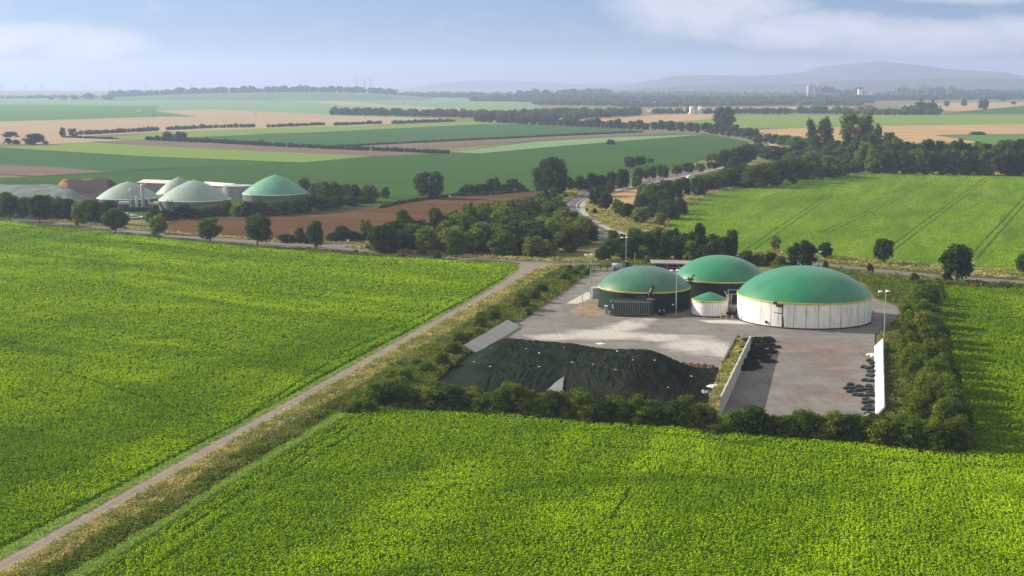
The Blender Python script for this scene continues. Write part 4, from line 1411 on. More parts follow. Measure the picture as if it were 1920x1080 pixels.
for s_ in range(5):
    proto('bush', 200 + s_, ('foliage_dark', 'foliage_mid', 'foliage_dark', 'foliage_dark', 'foliage_deep')[s_], z0=0.02, nl=15, nq=1400, size=0.08, lobe=(0.11, 0.27), prof='dome', trunk=(0.03, 0.5, 4))
    proto('bushmid', 220 + s_, ('foliage_mid', 'foliage_olive', 'foliage_mid', 'foliage_bright', 'foliage_mid')[s_], z0=0.02, nl=15, nq=1400, size=0.08, lobe=(0.14, 0.25), prof='dome', trunk=(0.03, 0.5, 4), spiky=0.05)
    proto('bushbright', 240 + s_, 'foliage_bright', z0=0.02, nl=14, nq=1300, size=0.08, lobe=(0.13, 0.24), prof='dome', trunk=(0.03, 0.5, 4), spiky=0.05)
    proto('shrub', 260 + s_, 'foliage_olive' if s_ % 2 else 'foliage_bright', z0=0.0, nl=18, nq=2600, size=0.060, lobe=(0.12, 0.22), prof='dome', trunk=(0.03, 0.5, 4), core=0.45, spiky=0.30)
    proto('shrubdark', 280 + s_, 'foliage_dark' if s_ == 1 else 'foliage_mid', z0=0.0, nl=18, nq=2600, size=0.060, lobe=(0.12, 0.22), prof='dome', trunk=(0.03, 0.5, 4), core=0.45, spiky=0.30)
for s_ in range(4):
    proto('tiny', 300 + s_, 'foliage_dark', z0=0.04, nl=9, nq=380, size=0.15, lobe=(0.18, 0.28), prof='oval')

LOOK = {'std': 'round-headed dark tree', 'stdsmall': 'small round tree', 'yellow': 'slight yellowish tree', 'yellowtop': 'light green young tree', 'big': 'massive dark tree',
        'poplar': 'tallest airy tree', 'narrow': 'narrow dark tree', 'willow': 'pale grey-green bush', 'cone': 'dark pointed tree', 'bush': 'dark rounded bush', 'bushmid': 'mid green bush',
        'bushbright': 'bright green bush', 'shrub': 'feathery light shrub', 'shrubdark': 'dense dark shrub', 'tiny': 'small dark tree'}
NAME = {'std': ('tree', 'tree'), 'stdsmall': ('tree', 'tree'), 'yellow': ('tree', 'tree'), 'yellowtop': ('tree', 'tree'), 'big': ('broad_tree', 'tree'), 'poplar': ('tall_tree', 'tree'), 'narrow': ('narrow_tree', 'tree'),
        'willow': ('bush', 'bush'), 'cone': ('pointed_tree', 'tree'), 'bush': ('bush', 'bush'), 'bushmid': ('bush', 'bush'), 'bushbright': ('bush', 'bush'), 'shrub': ('shrub', 'shrub'), 'shrubdark': ('shrub', 'shrub'), 'tiny': ('tree', 'tree')}
REG = {}
tr_ = random.Random(5)


def put_tree(P, h, wd, kind, region, px=None):
    cm, tm = tr_.choice(PRO[kind])
    nm, cat = NAME[kind]
    r = bpy.data.objects.new(nm, None)
    COL.objects.link(r)
    r.location = P
    r.rotation_euler = (0, 0, tr_.uniform(0, 6.28))
    r.scale = (wd, wd * tr_.uniform(0.92, 1.08), h)
    r['category'] = cat
    for n_, me_ in (('crown', cm), ('trunk', tm)):
        c = bpy.data.objects.new(n_, me_)
        COL.objects.link(c)
        c.parent = r
    if px is None:
        px = 960 + FPX * P.x / depth(P)
    REG.setdefault(region, []).append((px, P.y, r, kind))
    return r


def plant(px, by, ty, wpx, kind, region):
    P = G(px, by)
    return put_tree(P, max(0.6, top_z(P, ty)), wpx * mpp(P) * (1.25 if region in ('curve', 'avenue', 'woodedge') else 1.0), kind, region, px)


def plants(lst, region):
    for q in lst:
        plant(*q[:4], q[4], region)


# row along the near side of the left road
plants([(18, 414, 362, 36, 'std'), (75, 421, 367, 40, 'std'), (148, 428, 381, 28, 'yellowtop'), (217, 439, 392, 48, 'std'), (297, 446, 402, 33, 'yellowtop'), (394.5, 456, 410, 46, 'std'),
        (483, 463, 403, 52, 'std'), (592, 471, 415, 35, 'std'), (720, 475, 421, 58, 'std'), (855, 487, 433, 38, 'std')], 'road')
plants([(820, 487, 471, 17, 'bush'), (668, 475, 468, 10, 'bush'), (752, 482, 475, 20, 'bushmid')], 'lane')
# trees behind the left road and before the brown field
plants([(686, 452, 411, 27, 'yellowtop'), (757, 455, 394, 33, 'std'), (816, 450, 391, 28, 'std'), (881, 445, 381, 32, 'yellowtop'), (957, 425, 372, 26, 'yellowtop'),
        (540, 454, 439, 40, 'bush'), (562, 455, 428, 24, 'bush'), (578, 456, 437, 20, 'bush'), (625, 453, 436, 30, 'bush'), (643, 452, 424, 36, 'bush'), (665, 452, 434, 34, 'bush'), (690, 452, 436, 30, 'bush')], 'field_edge')
# belt between the left road and the far plant
plants([(-30, 404, 362, 44, 'bush'), (-5, 406, 368, 40, 'bush'), (12, 400, 362, 36, 'bush'), (46, 407, 370, 34, 'bushmid'), (60, 400, 374, 30, 'bushmid'), (92, 410, 367, 46, 'bush'), (112, 411, 371, 44, 'bush'), (130, 413, 374, 36, 'bush'),
        (146, 414, 379, 28, 'bushmid'), (162, 416, 375, 34, 'bush'), (180, 418, 375, 42, 'bush'), (203, 420, 378, 40, 'bush'), (222, 420, 392, 30, 'bush'),
        (287, 417, 392, 26, 'bushmid'), (310, 413, 393, 32, 'bush'), (328, 412, 396, 26, 'bush'), (345, 411, 384, 40, 'bush'), (366, 408, 389, 34, 'bush'), (390, 406, 386, 36, 'bushmid'), (405, 404, 384, 30, 'bush'), (424, 404, 376, 34, 'bush')], 'belt')
plants([(446, 406, 384, 30, 'bushmid'), (465, 405, 378, 40, 'bush'), (488, 404, 376, 38, 'bush'), (512, 404, 377, 38, 'bushmid'), (535, 402, 376, 38, 'bush'), (560, 400, 371, 42, 'bush'), (584, 397, 368, 40, 'bush'), (606, 394, 368, 38, 'bush'),
        (630, 391, 368, 38, 'bush'), (655, 387, 367, 38, 'bush'), (678, 382, 369, 34, 'bush')], 'far_hedge')
plants([(570, 372, 334, 36, 'bush'), (592, 378, 343, 28, 'willow'), (610, 379, 341, 34, 'bushmid'), (630, 379, 342, 34, 'bushmid'), (648, 379, 344, 30, 'bushmid'), (666, 378, 347, 28, 'bush'), (692, 379, 347, 36, 'bushmid'), (722, 372, 351, 19, 'bush')], 'far_grove')
# edge between brown and green fields
plants([(805, 372, 323, 62, 'big'), (880, 363, 346, 34, 'bush'), (903, 362, 345, 34, 'bush'), (926, 361, 334, 30, 'bush'), (942, 361, 346, 26, 'bush'), (960, 359, 335, 36, 'bush'), (978, 358, 346, 20, 'bush'), (868, 364, 352, 20, 'bush')], 'boundary')
plants([(1033, 366, 297, 68, 'big'), (1017, 386, 347, 30, 'bush'), (1011, 392, 359, 28, 'yellowtop'), (1043, 366, 341, 21, 'narrow'), (1036, 376, 352, 22, 'bush')], 'bend')
plants([(1066, 358, 331, 28, 'bushmid'), (1088, 357, 330, 26, 'bush'), (1108, 358, 325, 26, 'bush'), (1128, 358, 329, 24, 'bush'), (1146, 352, 323, 28, 'bush'), (1122, 352, 330, 24, 'bush')], 'bend')
# trees along the curving road
plants([(1123, 392, 349, 28, 'std'), (1135, 398, 360, 22, 'std'), (1158, 405, 374, 20, 'yellowtop'), (1177, 414, 382, 22, 'std'), (1201, 420, 388, 30, 'yellowtop'), (1202, 402, 365, 30, 'cone'), (1145, 367, 340, 15, 'std'),
        (1168, 361, 318, 21, 'std'), (1193, 354, 330, 17, 'yellowtop'), (1197, 342, 315, 15, 'std'), (1218, 342, 310, 22, 'std'), (1243, 340, 309, 19, 'std'), (1268, 332, 309, 18, 'std'), (1290, 327, 306, 18, 'std'), (1312, 324, 306, 17, 'yellowtop'),
        (1332, 318, 303, 13, 'std'), (1180, 318, 294, 19, 'std'), (1200, 314, 293, 19, 'std'), (1219, 307, 297, 13, 'std'), (1334, 306, 288, 18, 'std')], 'curve')
plants([(1115, 402, 391, 11, 'bush'), (1060, 372, 362, 12, 'bushmid'), (1052, 376, 367, 10, 'bushmid'), (1107, 384, 377, 9, 'bushmid')], 'curve_low')
plants([(1360, 318, 282, 42, 'bush'), (1385, 312, 277, 44, 'bush'), (1402, 304, 274, 36, 'bush'), (1352, 312, 290, 30, 'bush'), (1376, 320, 294, 30, 'bush'), (1400, 288, 270, 34, 'bush'), (1420, 284, 268, 34, 'bush')], 'clump')
# bushes between the curve and the right field
plants([(1205, 374, 345, 28, 'willow'), (1218, 378, 344, 30, 'bushmid'), (1228, 394, 348, 40, 'bush'), (1246, 382, 339, 42, 'bush'), (1264, 374, 338, 38, 'bush'), (1284, 364, 334, 32, 'bush'), (1308, 368, 332, 32, 'narrow'), (1235, 400, 358, 40, 'bush'),
        (1252, 410, 376, 46, 'bush'), (1276, 402, 372, 30, 'bush'), (1216, 410, 388, 22, 'cone'), (1238, 424, 399, 26, 'yellowtop'), (1262, 412, 382, 30, 'bush')], 'inner')
plants([(1322, 356, 328, 44, 'bushmid'), (1345, 352, 324, 46, 'bush'), (1368, 350, 320, 44, 'bush'), (1392, 350, 316, 46, 'bush'), (1412, 352, 310, 44, 'bushmid'), (1436, 350, 306, 44, 'bushmid'), (1340, 340, 322, 34, 'willow'), (1362, 336, 316, 34, 'bushmid'), (1388, 332, 308, 40, 'bush'),
        (1419, 352, 326, 30, 'bush'), (1462, 346, 302, 44, 'bush'), (1488, 342, 300, 46, 'bush'), (1520, 337, 293, 42, 'bushmid'), (1516, 338, 318, 22, 'bush'), (1556, 333, 293, 46, 'bushmid'), (1540, 334, 308, 28, 'bush'), (1575, 330, 310, 30, 'bush'), (1600, 325, 306, 34, 'bush'), (1450, 300, 274, 44, 'bush'), (1430, 296, 278, 30, 'bush')], 'woodedge')
for k, (a, b, c_, d_) in enumerate(((1474, 268, 254, 34), (1490, 275, 256, 40), (1512, 280, 259, 44), (1500, 288, 264, 44), (1530, 292, 270, 44), (1555, 296, 272, 40), (1470, 292, 276, 40), (1495, 304, 282, 46), (1525, 308, 284, 48), (1552, 312, 284, 44), (1580, 306, 276, 44), (1478, 318, 292, 44), (1508, 322, 296, 40), (1580, 320, 292, 40), (1440, 268, 250, 20), (1455, 270, 252, 22), (1466, 272, 254, 22), (1565, 320, 300, 34))):
    plant(a, b, c_, d_, 'bushmid' if k % 3 else 'bush', 'thicket')
plants([(1536, 292, 223, 54, 'poplar'), (1606, 298, 213, 66, 'poplar'), (1634, 296, 231, 40, 'poplar'), (1562, 296, 262, 40, 'bush'), (1590, 298, 258, 40, 'bush'), (1628, 304, 252, 44, 'bush'), (1664, 304, 250, 40, 'bush'), (1680, 308, 258, 36, 'bush')], 'giants')
plants([(1606, 316, 263, 44, 'willow'), (1624, 318, 268, 44, 'bushmid')], 'giants')
kk = 0
for x_ in range(1636, 2100, 19):
    kk += 1
    plant(x_ + tr_.uniform(-3, 3), 326 + 0.012 * (x_ - 1640) + tr_.uniform(-1, 1), 281 + tr_.uniform(-5, 6), 38 + tr_.uniform(-4, 8), ('bush', 'bushmid', 'bush', 'bush')[kk % 4], 'belt_front')
    plant(x_ + 9 + tr_.uniform(-3, 3), 317 + 0.012 * (x_ - 1640), 266 + tr_.uniform(-4, 6), 38 + tr_.uniform(-3, 8), ('bush', 'bush', 'bushmid')[kk % 3], 'belt_back')

# copse between the brown field and the lane
cop = [G(*q) for q in ((686, 474), (705, 455), (745, 448), (800, 440), (850, 430), (900, 420), (950, 404), (1000, 394), (1030, 394), (1050, 412), (1078, 432), (1108, 452), (1108, 464), (1060, 478), (980, 483), (900, 481), (820, 479), (750, 476))]
rs_ = np.random.default_rng(3)
A_ = np.array([(p.x, p.y) for p in cop])
got = []
tries = 0
while len(got) < 115 and tries < 6000:
    tries += 1
    q = rs_.uniform(A_.min(0), A_.max(0))
    if inside(cop, q[None])[0] and all((q[0] - g[0]) ** 2 + ((q[1] - g[1]) * 0.8) ** 2 > 4.0 ** 2 for g in got):
        got.append(q)
for i, q in enumerate(got):
    P = Vector((q[0], q[1], 0))
    h = rs_.uniform(4.4, 8.2)
    kind = ('bushbright', 'bush', 'bushmid', 'bushbright', 'bush', 'bushmid', 'bushbright')[i % 7]
    if P.y < 450 and rs_.random() < 0.35:
        kind = 'bush'
    put_tree(P, h, h * rs_.uniform(1.0, 1.35), kind, 'copse')
plants([(998, 424, 402, 15, 'willow'), (1047, 432, 405, 14, 'willow'), (1092, 442, 411, 22, 'willow'), (960, 430, 388, 44, 'bush'), (1010, 415, 383, 40, 'bush'), (1048, 420, 386, 36, 'bush'), (1075, 432, 398, 34, 'bush')], 'copse')
# copse behind the yard
plants([(1140, 482, 448, 38, 'bush'), (1165, 478, 440, 40, 'bush'), (1150, 470, 432, 34, 'bushmid'), (1188, 484, 440, 44, 'bush'), (1190, 468, 428, 40, 'bushmid'), (1212, 484, 436, 40, 'bush'), (1230, 470, 427, 44, 'bush'), (1240, 486, 442, 44, 'bush'), (1262, 474, 430, 44, 'bush'),
        (1268, 488, 446, 44, 'bush'), (1290, 480, 436, 40, 'bush'), (1290, 490, 452, 36, 'bushbright'), (1310, 478, 420, 26, 'bush'), (1312, 486, 440, 36, 'bush'), (1335, 482, 440, 40, 'bush'), (1345, 490, 448, 40, 'bush'), (1360, 484, 445, 34, 'bush'), (1372, 480, 432, 24, 'narrow'), (1205, 490, 462, 30, 'bushbright'),
        (1130, 490, 462, 30, 'bush'), (1176, 490, 458, 34, 'bush'), (1320, 493, 460, 36, 'bush')], 'rear_copse')
plants([(1400, 496, 470, 34, 'bush'), (1425, 496, 474, 30, 'bushmid'), (1446, 494, 474, 30, 'bush'), (1462, 500, 480, 26, 'bushmid'), (1212, 497, 480, 12, 'bushbright')], 'rear_low')
plants([(1505, 502, 453, 56, 'big'), (1547, 487, 455, 25, 'std'), (1453, 474, 442, 21, 'yellow'), (1657, 497, 448, 38, 'std'), (1793, 531, 460, 64, 'std'), (1776, 529, 503, 18, 'bush'), (1919, 519, 477, 32, 'std'), (1715, 532, 512, 20, 'bush'), (1631, 513, 494, 15, 'bush'), (1548, 504, 489, 12, 'bush'), (1985, 535, 480, 40, 'std')], 'right_road')

# far fields
plants([(1358, 243, 201, 40, 'big')], 'far')
plants([(66, 271, 251, 44, 'bush'), (20, 257, 247, 30, 'bush'), (15, 270, 259, 16, 'bush'), (30, 270, 262, 16, 'bush'), (118, 256, 239, 12, 'tiny'), (137, 257, 241, 20, 'tiny'), (315, 264, 247, 24, 'bush'), (338, 263, 247, 26, 'bush'), (1145, 271, 262, 18, 'bush'), (1833, 253, 247, 36, 'bush')], 'far')
for x_, b_, t_, w_ in ((1226, 243, 229, 13), (1240, 243, 226, 18), (1258, 245, 227, 18), (1276, 246, 229, 16), (1293, 247, 230, 15), (1306, 249, 231, 14), (1324, 248, 230, 17), (1333, 251, 232, 12), (1345, 252, 232, 14), (1356, 254, 236, 12), (1368, 256, 237, 12), (1379, 257, 234, 13), (1391, 258, 241, 15), (1404, 261, 240, 18), (1417, 259, 241, 12), (1422, 268, 252, 20)):
    plant(x_, b_, t_, w_, 'tiny', 'avenue')
for k in range(16):
    x_ = 1440 + k * 0
for k, (x_, b_) in enumerate([(895 + i * 13.2, 227.5 + i * 0.62) for i in range(25)]):
    plant(x_, b_ + 1.0, b_ - 11 - 3 * ((k * 7) % 3), 15 + 4 * ((k * 5) % 3), 'tiny', 'avenue_far')
# shrubs around the yard
front_line = [(700, 768), (735, 766), (770, 766), (805, 768), (840, 770), (872, 772), (905, 775), (938, 778), (970, 781), (1003, 784), (1036, 787), (1070, 790), (1104, 793), (1138, 795), (1172, 798), (1206, 800), (1240, 802), (1272, 804), (1300, 806)]
for i, (x_, y_) in enumerate(front_line):
    h_ = 46 + 16 * math.sin(i * 1.9) * 0.6 + tr_.uniform(-6, 6) + (10 if 950 < x_ < 1050 else 0)
    for e_ in (0, 1):
        plant(x_ + 16 * e_ + tr_.uniform(-6, 6), y_ - 3 - 2 * e_, y_ - h_ * tr_.uniform(0.75, 1.1), 54 + tr_.uniform(-14, 18), 'shrub' if (i + e_) % 3 == 0 else 'shrubdark', 'front')
    if i % 2:
        plant(x_ + 14, y_ - 12, y_ - h_ - 6, 52, 'shrub' if i % 4 == 1 else 'shrubdark', 'front')
for i, (x_, y_, h_) in enumerate(((1352, 812, 24), (1378, 814, 46), (1412, 817, 54), (1446, 819, 38), (1468, 820, 40), (1500, 823, 52), (1530, 825, 48), (1560, 827, 56), (1590, 829, 52), (1620, 832, 50), (1650, 836, 48), (1680, 840, 52), (1712, 843, 56), (1745, 846, 58), (1775, 848, 52), (1792, 846, 40), (1398, 806, 36), (1640, 822, 44), (1700, 828, 50), (1340, 816, 20))):
    for e_ in (0, 1):
        plant(x_ + 15 * e_, y_ - 2 - e_, y_ - h_ * (1 - 0.3 * e_ * tr_.random()), 50 + tr_.uniform(-12, 16), 'shrub' if (i + e_) % 3 == 1 else 'shrubdark', 'front_right')
for i, (x_, y_, h_, w_) in enumerate(((1770, 812, 62, 60), (1755, 780, 66, 62), (1722, 800, 58, 56), (1735, 760, 62, 58), (1752, 740, 66, 62), (1722, 728, 62, 54), (1745, 705, 66, 60), (1712, 700, 56, 50), (1738, 672, 62, 58), (1706, 672, 50, 46), (1732, 642, 58, 56), (1702, 648, 44, 44), (1728, 616, 54, 52),
                                          (1704, 622, 40, 40), (1724, 592, 46, 46), (1706, 600, 34, 34), (1720, 572, 38, 40), (1736, 566, 30, 24), (1722, 550, 26, 28), (1755, 690, 44, 36), (1765, 760, 44, 40), (1780, 800, 46, 40))):
    plant(x_, y_, y_ - h_, w_, 'shrub' if i % 3 != 2 else 'shrubdark', 'right_hedge')
for i, (x_, y_, h_, w_) in enumerate(((668, 770, 26, 40), (700, 750, 40, 44), (730, 738, 44, 50), (690, 775, 30, 40), (660, 776, 18, 30), (760, 722, 40, 46), (785, 735, 46, 44), (745, 755, 40, 50), (800, 702, 30, 44), (830, 690, 36, 44), (815, 672, 28, 40), (850, 668, 34, 44), (862, 646, 30, 42), (895, 640, 34, 40), (890, 622, 32, 44), (900, 618, 32, 36), (925, 606, 34, 40), (925, 596, 30, 36), (945, 584, 30, 36),
                                          (978, 580, 40, 44), (1000, 566, 30, 36), (1015, 552, 24, 34), (1040, 545, 26, 34), (1060, 530, 24, 32), (1076, 520, 20, 30), (990, 590, 18, 24), (1030, 530, 22, 30), (1068, 516, 24, 20), (1090, 510, 18, 26), (1100, 516, 16, 20), (1050, 512, 14, 26), (780, 690, 22, 36), (740, 712, 24, 40), (905, 600, 20, 34), (1015, 568, 22, 26), (880, 640, 22, 26))):
    if i % 4 != 2:
        plant(x_, y_, y_ - h_ * 0.78, w_ * 0.85, 'shrubdark' if i % 3 == 0 else 'shrub', 'left_bank')

for k in range(22):
    f_ = k / 21
    plant(1740 + 52 * f_ + tr_.uniform(-7, 5), 562 + 278 * f_, 562 + 278 * f_ - (34 + 30 * f_) * tr_.uniform(0.85, 1.15), 34 + 28 * f_, 'shrub' if k % 3 == 0 else 'shrubdark', 'right_hedge')
PLACE = {
    'road': 'on the near verge of the left road', 'lane': 'on the near verge of the narrow lane', 'field_edge': 'between left road and brown field', 'belt': 'between left road and distant tanks',
    'far_hedge': 'in the hedge above the brown field', 'far_grove': 'right of the light green cone roof', 'boundary': 'between the brown and green fields', 'bend': 'on the outer side of the road bend',
    'curve': 'along the curving main road', 'curve_low': 'in the grass beside the road bend', 'clump': 'where the main road disappears', 'inner': 'between road bend and tramlined field',
    'woodedge': 'at the upper edge of the tramlined field', 'thicket': 'in the thicket by the tallest trees', 'giants': 'in the group of tallest trees', 'belt_front': 'in front of the belt behind the tramlined field',
    'belt_back': 'in back of the belt behind the tramlined field', 'copse': 'in the copse beside the narrow lane', 'rear_copse': 'in the copse behind the yard', 'rear_low': 'low behind the rear green dome',
    'right_road': 'beside the road right of the tanks', 'far': 'alone in the far fields', 'avenue': 'in the avenue of the far track', 'avenue_far': 'in the farthest left avenue', 'front': 'in the hedge before the black heap',
    'front_right': 'in the hedge before the empty bunker', 'right_hedge': 'in the hedge beyond the white wall', 'left_bank': 'on the weedy bank left of the yard'}
for reg, lst in REG.items():
    by = {}
    rows = 3 if len(lst) > 40 else 1
    ys = sorted(q[1] for q in lst)
    for q in lst:
        row = 0 if rows == 1 else min(2, int(3 * ys.index(q[1]) / len(ys)))
        by.setdefault((q[3], row), []).append(q)
    for (kind, row), qs in by.items():
        qs.sort(key=lambda q: q[0])
        for i, q in enumerate(qs):
            rw = '' if rows == 1 else ('front row ', 'middle rows ', 'back rows ')[row]
            lab = LOOK[kind] + ' ' + PLACE[reg]
            if rows > 1:
                lab = lab.replace('in the copse', 'in the %s of the copse' % ('front', 'middle', 'back')[row])
            if len(qs) > 1:
                lab += ', %s from left' % ordinal(i + 1)
            q[2]['label'] = lab
            if len(lst) > 2:
                q[2]['group'] = 'trees and bushes ' + PLACE[reg]


# ------------------------------------------------------------------ hedges far away: one thing each
def hedge(name, line, h_px, label, cat='hedge', seed=0, mat='foliage_dark', dens=1.0, region_width=0.7):
    rs = np.random.default_rng(seed)
    pts = [G(x, y) for x, y in line]
    Q = []
    for a, b in zip(pts, pts[1:]):
        L_ = (b - a).length
        h0 = h_px * mpp((a + b) / 2)
        step = h0 * 0.55
        k = max(1, int(L_ / step))
        for j in range(k):
            p = a.lerp(b, (j + rs.uniform(0.2, 0.8)) / k)
            r = h0 * rs.uniform(0.42, 0.62) * (1.25 if rs.random() < 0.12 else 1)
            c = np.array([p.x + rs.normal(0, 0.2 * h0), p.y + rs.normal(0, 0.25 * h0), r * 0.8])
            Q.append(sphere_quads(c, np.array([r, r, r]) * 0.78, 7, 4))
            n = int(55 * dens)
            d = unit(rs.normal(size=(n, 3)) + np.array([0, 0, 0.3]))
            lc = c + d * r * rs.uniform(0.75, 1.08, (n, 1))
            lc[:, 2] = np.maximum(lc[:, 2], 0.05)
            Q.append(leaf_quads(lc, rs.uniform(0.25, 0.5, n) * r, unit(d + rs.normal(0, 0.5, (n, 3))), rs, 1.3))
    o = ob(name, np_quads(name, np.concatenate(Q), mat))
    return tag(o, label, cat, 'field hedges in the distance')


hedge('hedge', [(152, 253), (296, 245)], 8, 'leftmost low hedge row across the pale stubble in the distance', seed=1)
hedge('hedge', [(118, 258), (218, 261)], 4, 'very low thin hedge on the stubble just below the leftmost row', seed=2)
hedge('hedge', [(314, 244), (400, 240), (478, 238.5)], 7, 'low hedge row above the light green strip, second from the left', seed=3)
hedge('hedge', [(500, 239), (606, 234.5)], 6, 'low hedge row above the light green strip, third from the left', seed=4)
hedge('hedge', [(626, 235.5), (716, 232)], 6, 'low hedge row above the light green strip, fourth from the left', seed=5)
hedge('hedge', [(735, 232), (850, 228)], 6, 'low hedge row above the light green strip, rightmost of five', seed=6)
hedge('hedge', [(276, 263), (305, 264), (400, 268), (530, 275), (640, 280), (740, 284), (843, 289)], 8, 'long dark hedge row slanting across the middle green fields', seed=7)
hedge('hedge', [(620, 276), (800, 267), (1000, 257.5), (1205, 248)], 4, 'thin dark strip of tall plants along the grey fallow field', seed=8)
hedge('hedge', [(1760, 529), (1764, 545), (1766, 560)], 8, 'narrow weedy hedge end beside the right crop field', seed=9)
hedge('hedge', [(712, 391), (760, 380), (840, 370)], 7, 'low dark scrub along the upper edge of the brown field, left of the broad tree', seed=10)
hedge('hedge', [(840, 369), (920, 366), (990, 359)], 6, 'low dark scrub along the upper edge of the brown field, right of the broad tree', seed=14)

# ------------------------------------------------------------------ verges and wild growth
leaf('dry_grass', (0.30, 0.27, 0.08), (0.62, 0.53, 0.22), 0.35, [(0.28, (0.13, 0.19, 0.03), 0.85, (1, 1, 1), 0, 0.44, 0.56)], 0, 0.7, 0.15, (0.3, 0.25, 0.1))
leaf('green_grass', (0.20, 0.32, 0.05), (0.34, 0.47, 0.10), 0.35, None, 0, 0.6, 0.2)
leaf('weeds', (0.06, 0.10, 0.012), (0.18, 0.21, 0.03), 0.3, [(0.1, (0.26, 0.22, 0.10), 0.7, (1, 1, 1), 0, 0.5, 0.65), (0.25, (0.03, 0.055, 0.015), 0.5, (1, 1, 1), 0, 0.5, 0.6)], 0, 0.6, 0.2)
nmat('verge_floor', [(0.090, 0.108, 0.032), (0.171, 0.162, 0.063), (0.270, 0.225, 0.108)], 0.16, 0.95, 0.1, (2.5, 0.2), 6, fine=(3.0, 0.3))
nmat('weed_floor', [(0.05, 0.07, 0.022), (0.09, 0.105, 0.035), (0.17, 0.15, 0.065)], 0.18, 0.95, 0.1, (2.0, 0.25), 6, fine=(2.5, 0.3))
nmat('grass_floor', [(0.12, 0.20, 0.035), (0.17, 0.25, 0.05)], 0.5, 0.95, 0.1, (3.0, 0.1), 5, fine=(3.0, 0.2))


def grass(name, poly, mat, seed, dens, hgt, per=3, near=180.0, fall=1.7, upright=0.8, clump=3.0, size=0.4, vary=0.8):
    rs = np.random.default_rng(seed)
    p = scatter_pts(poly, dens, seed, near, fall)
    n = len(p)
    d = np.linalg.norm(p, axis=1)
    grow = np.repeat(np.maximum(1.0, d / near) ** 0.85, per)
    low = vnoise(p[:, 0] / clump + 99, p[:, 1] / clump + 99, seed)
    h = np.repeat(hgt * (1 - vary / 2 + vary * low * 1.2), per)
    c2 = np.repeat(p, per, 0)
    N = len(c2)
    c2 = c2 + rs.normal(0, 0.16, (N, 2)) * grow[:, None]
    c = np.concatenate([c2, (h * rs.uniform(0.25, 1.0, N))[:, None] + 0.05], 1)
    az = rs.uniform(0, 6.283, N)
    ti = rs.uniform(0.0, 1.0, N) * upright + 0.15
    nr = np.stack([np.cos(az) * np.sin(ti * 1.4), np.sin(az) * np.sin(ti * 1.4), np.cos(ti * 1.4)], 1)
    o = ob(name, np_quads(name, leaf_quads(c, size * grow * rs.uniform(0.6, 1.3, N), nr, rs, 1.9), mat))
    return tag(o, None, None, None, 'stuff')


VERGE = [(-220, 1200), (0, 1080), (521, 781), (640, 713), (910, 561), (975, 525), (1005, 507), (1042, 497), (1085, 496), (1110, 507), (1087, 525), (1043, 557), (1013, 578), (975, 603), (950, 603), (890, 660), (800, 725), (770, 780), (690, 773), (655, 770), (634, 780), (437, 898), (310, 979), (146, 1076), (-60, 1200)]
sheet('verge', VERGE, 0.012, 'verge_floor')
TAN = [(-220, 1200), (0, 1081), (521, 782), (640, 714), (910, 562), (975, 526), (1005, 508), (1042, 498), (1060, 500), (1030, 515), (985, 540), (930, 575), (860, 618), (780, 662), (690, 718), (600, 770), (520, 812), (400, 880), (300, 950), (170, 1020), (-40, 1160)]
WEED = [(-40, 1160), (170, 1020), (300, 950), (400, 880), (520, 812), (600, 770), (690, 718), (780, 662), (860, 618), (930, 575), (985, 540), (1030, 515), (1060, 500), (1108, 507), (1085, 525), (1040, 557), (1010, 578), (972, 603), (948, 603), (888, 660), (798, 727), (770, 780), (690, 773), (655, 770), (634, 780), (437, 898), (310, 979), (146, 1076), (-60, 1200)]
DITCH = [(-60, 1165), (150, 1050), (300, 965), (420, 888), (520, 828), (625, 765), (650, 766), (634, 779), (437, 895), (310, 975), (146, 1073), (-20, 1170)]
grass('dry_grass', world_poly(TAN), 'dry_grass', 31, 16, 0.6, 3, 180, 1.6, 0.9, 3.0, 0.34)
grass('weeds', world_poly(WEED), 'weeds', 32, 13, 0.75, 3, 180, 1.6, 0.8, 2.6, 0.36)
grass('ditch_plants', world_poly(DITCH), 'foliage_dark', 33, 14, 0.5, 4, 180, 1.6, 0.7, 1.8, 0.36)  # dark leaf colour stands in for the shaded side of the weeds
STRIP = [(-20, 1168), (146, 1076), (310, 979), (437, 898), (634, 780), (652, 783), (412, 927), (182, 1076), (30, 1168)]
bl_, br_ = pline(STRIP[:5], 8), pline(STRIP[:4:-1], 8)
nb_ = min(len(bl_), len(br_))
mb = MB()
rows_ = []
for k in range(nb_):
    a, b = bl_[int(k * (len(bl_) - 1) / (nb_ - 1))], br_[int(k * (len(br_) - 1) / (nb_ - 1))]
    rows_.append([(a.lerp(b, q).x, a.lerp(b, q).y, z_) for q, z_ in ((0, 0.0), (0.12, 0.42), (0.5, 0.55), (0.9, 0.42), (1, 0.0))])
for r0, r1 in zip(rows_, rows_[1:]):
    for k in range(4):
        mb.quad(r0[k], r0[k + 1], r1[k + 1], r1[k])
tag(mb.build('grass_strip', 'grass_floor'), kind='structure')
gs_ = grass('grass_blades', world_poly(STRIP), 'green_grass', 34, 26, 0.25, 3, 180, 1.6, 0.9, 2.0, 0.24, 0.4)
gs_.location.z = 0.42
FEDGE = [(-220, 1150), (0, 1031), (437, 802), (640, 690), (885, 559), (940, 527), (968, 503), (978, 494), (968, 508), (940, 529), (885, 561), (640, 696), (488, 780), (0, 1050), (-220, 1168)]
sheet('verge', FEDGE, 0.022, 'grass_floor')
grass('grass_blades', world_poly(FEDGE), 'green_grass', 35, 12, 0.25, 3, 180, 1.6, 0.9, 2.0, 0.26, 0.5)
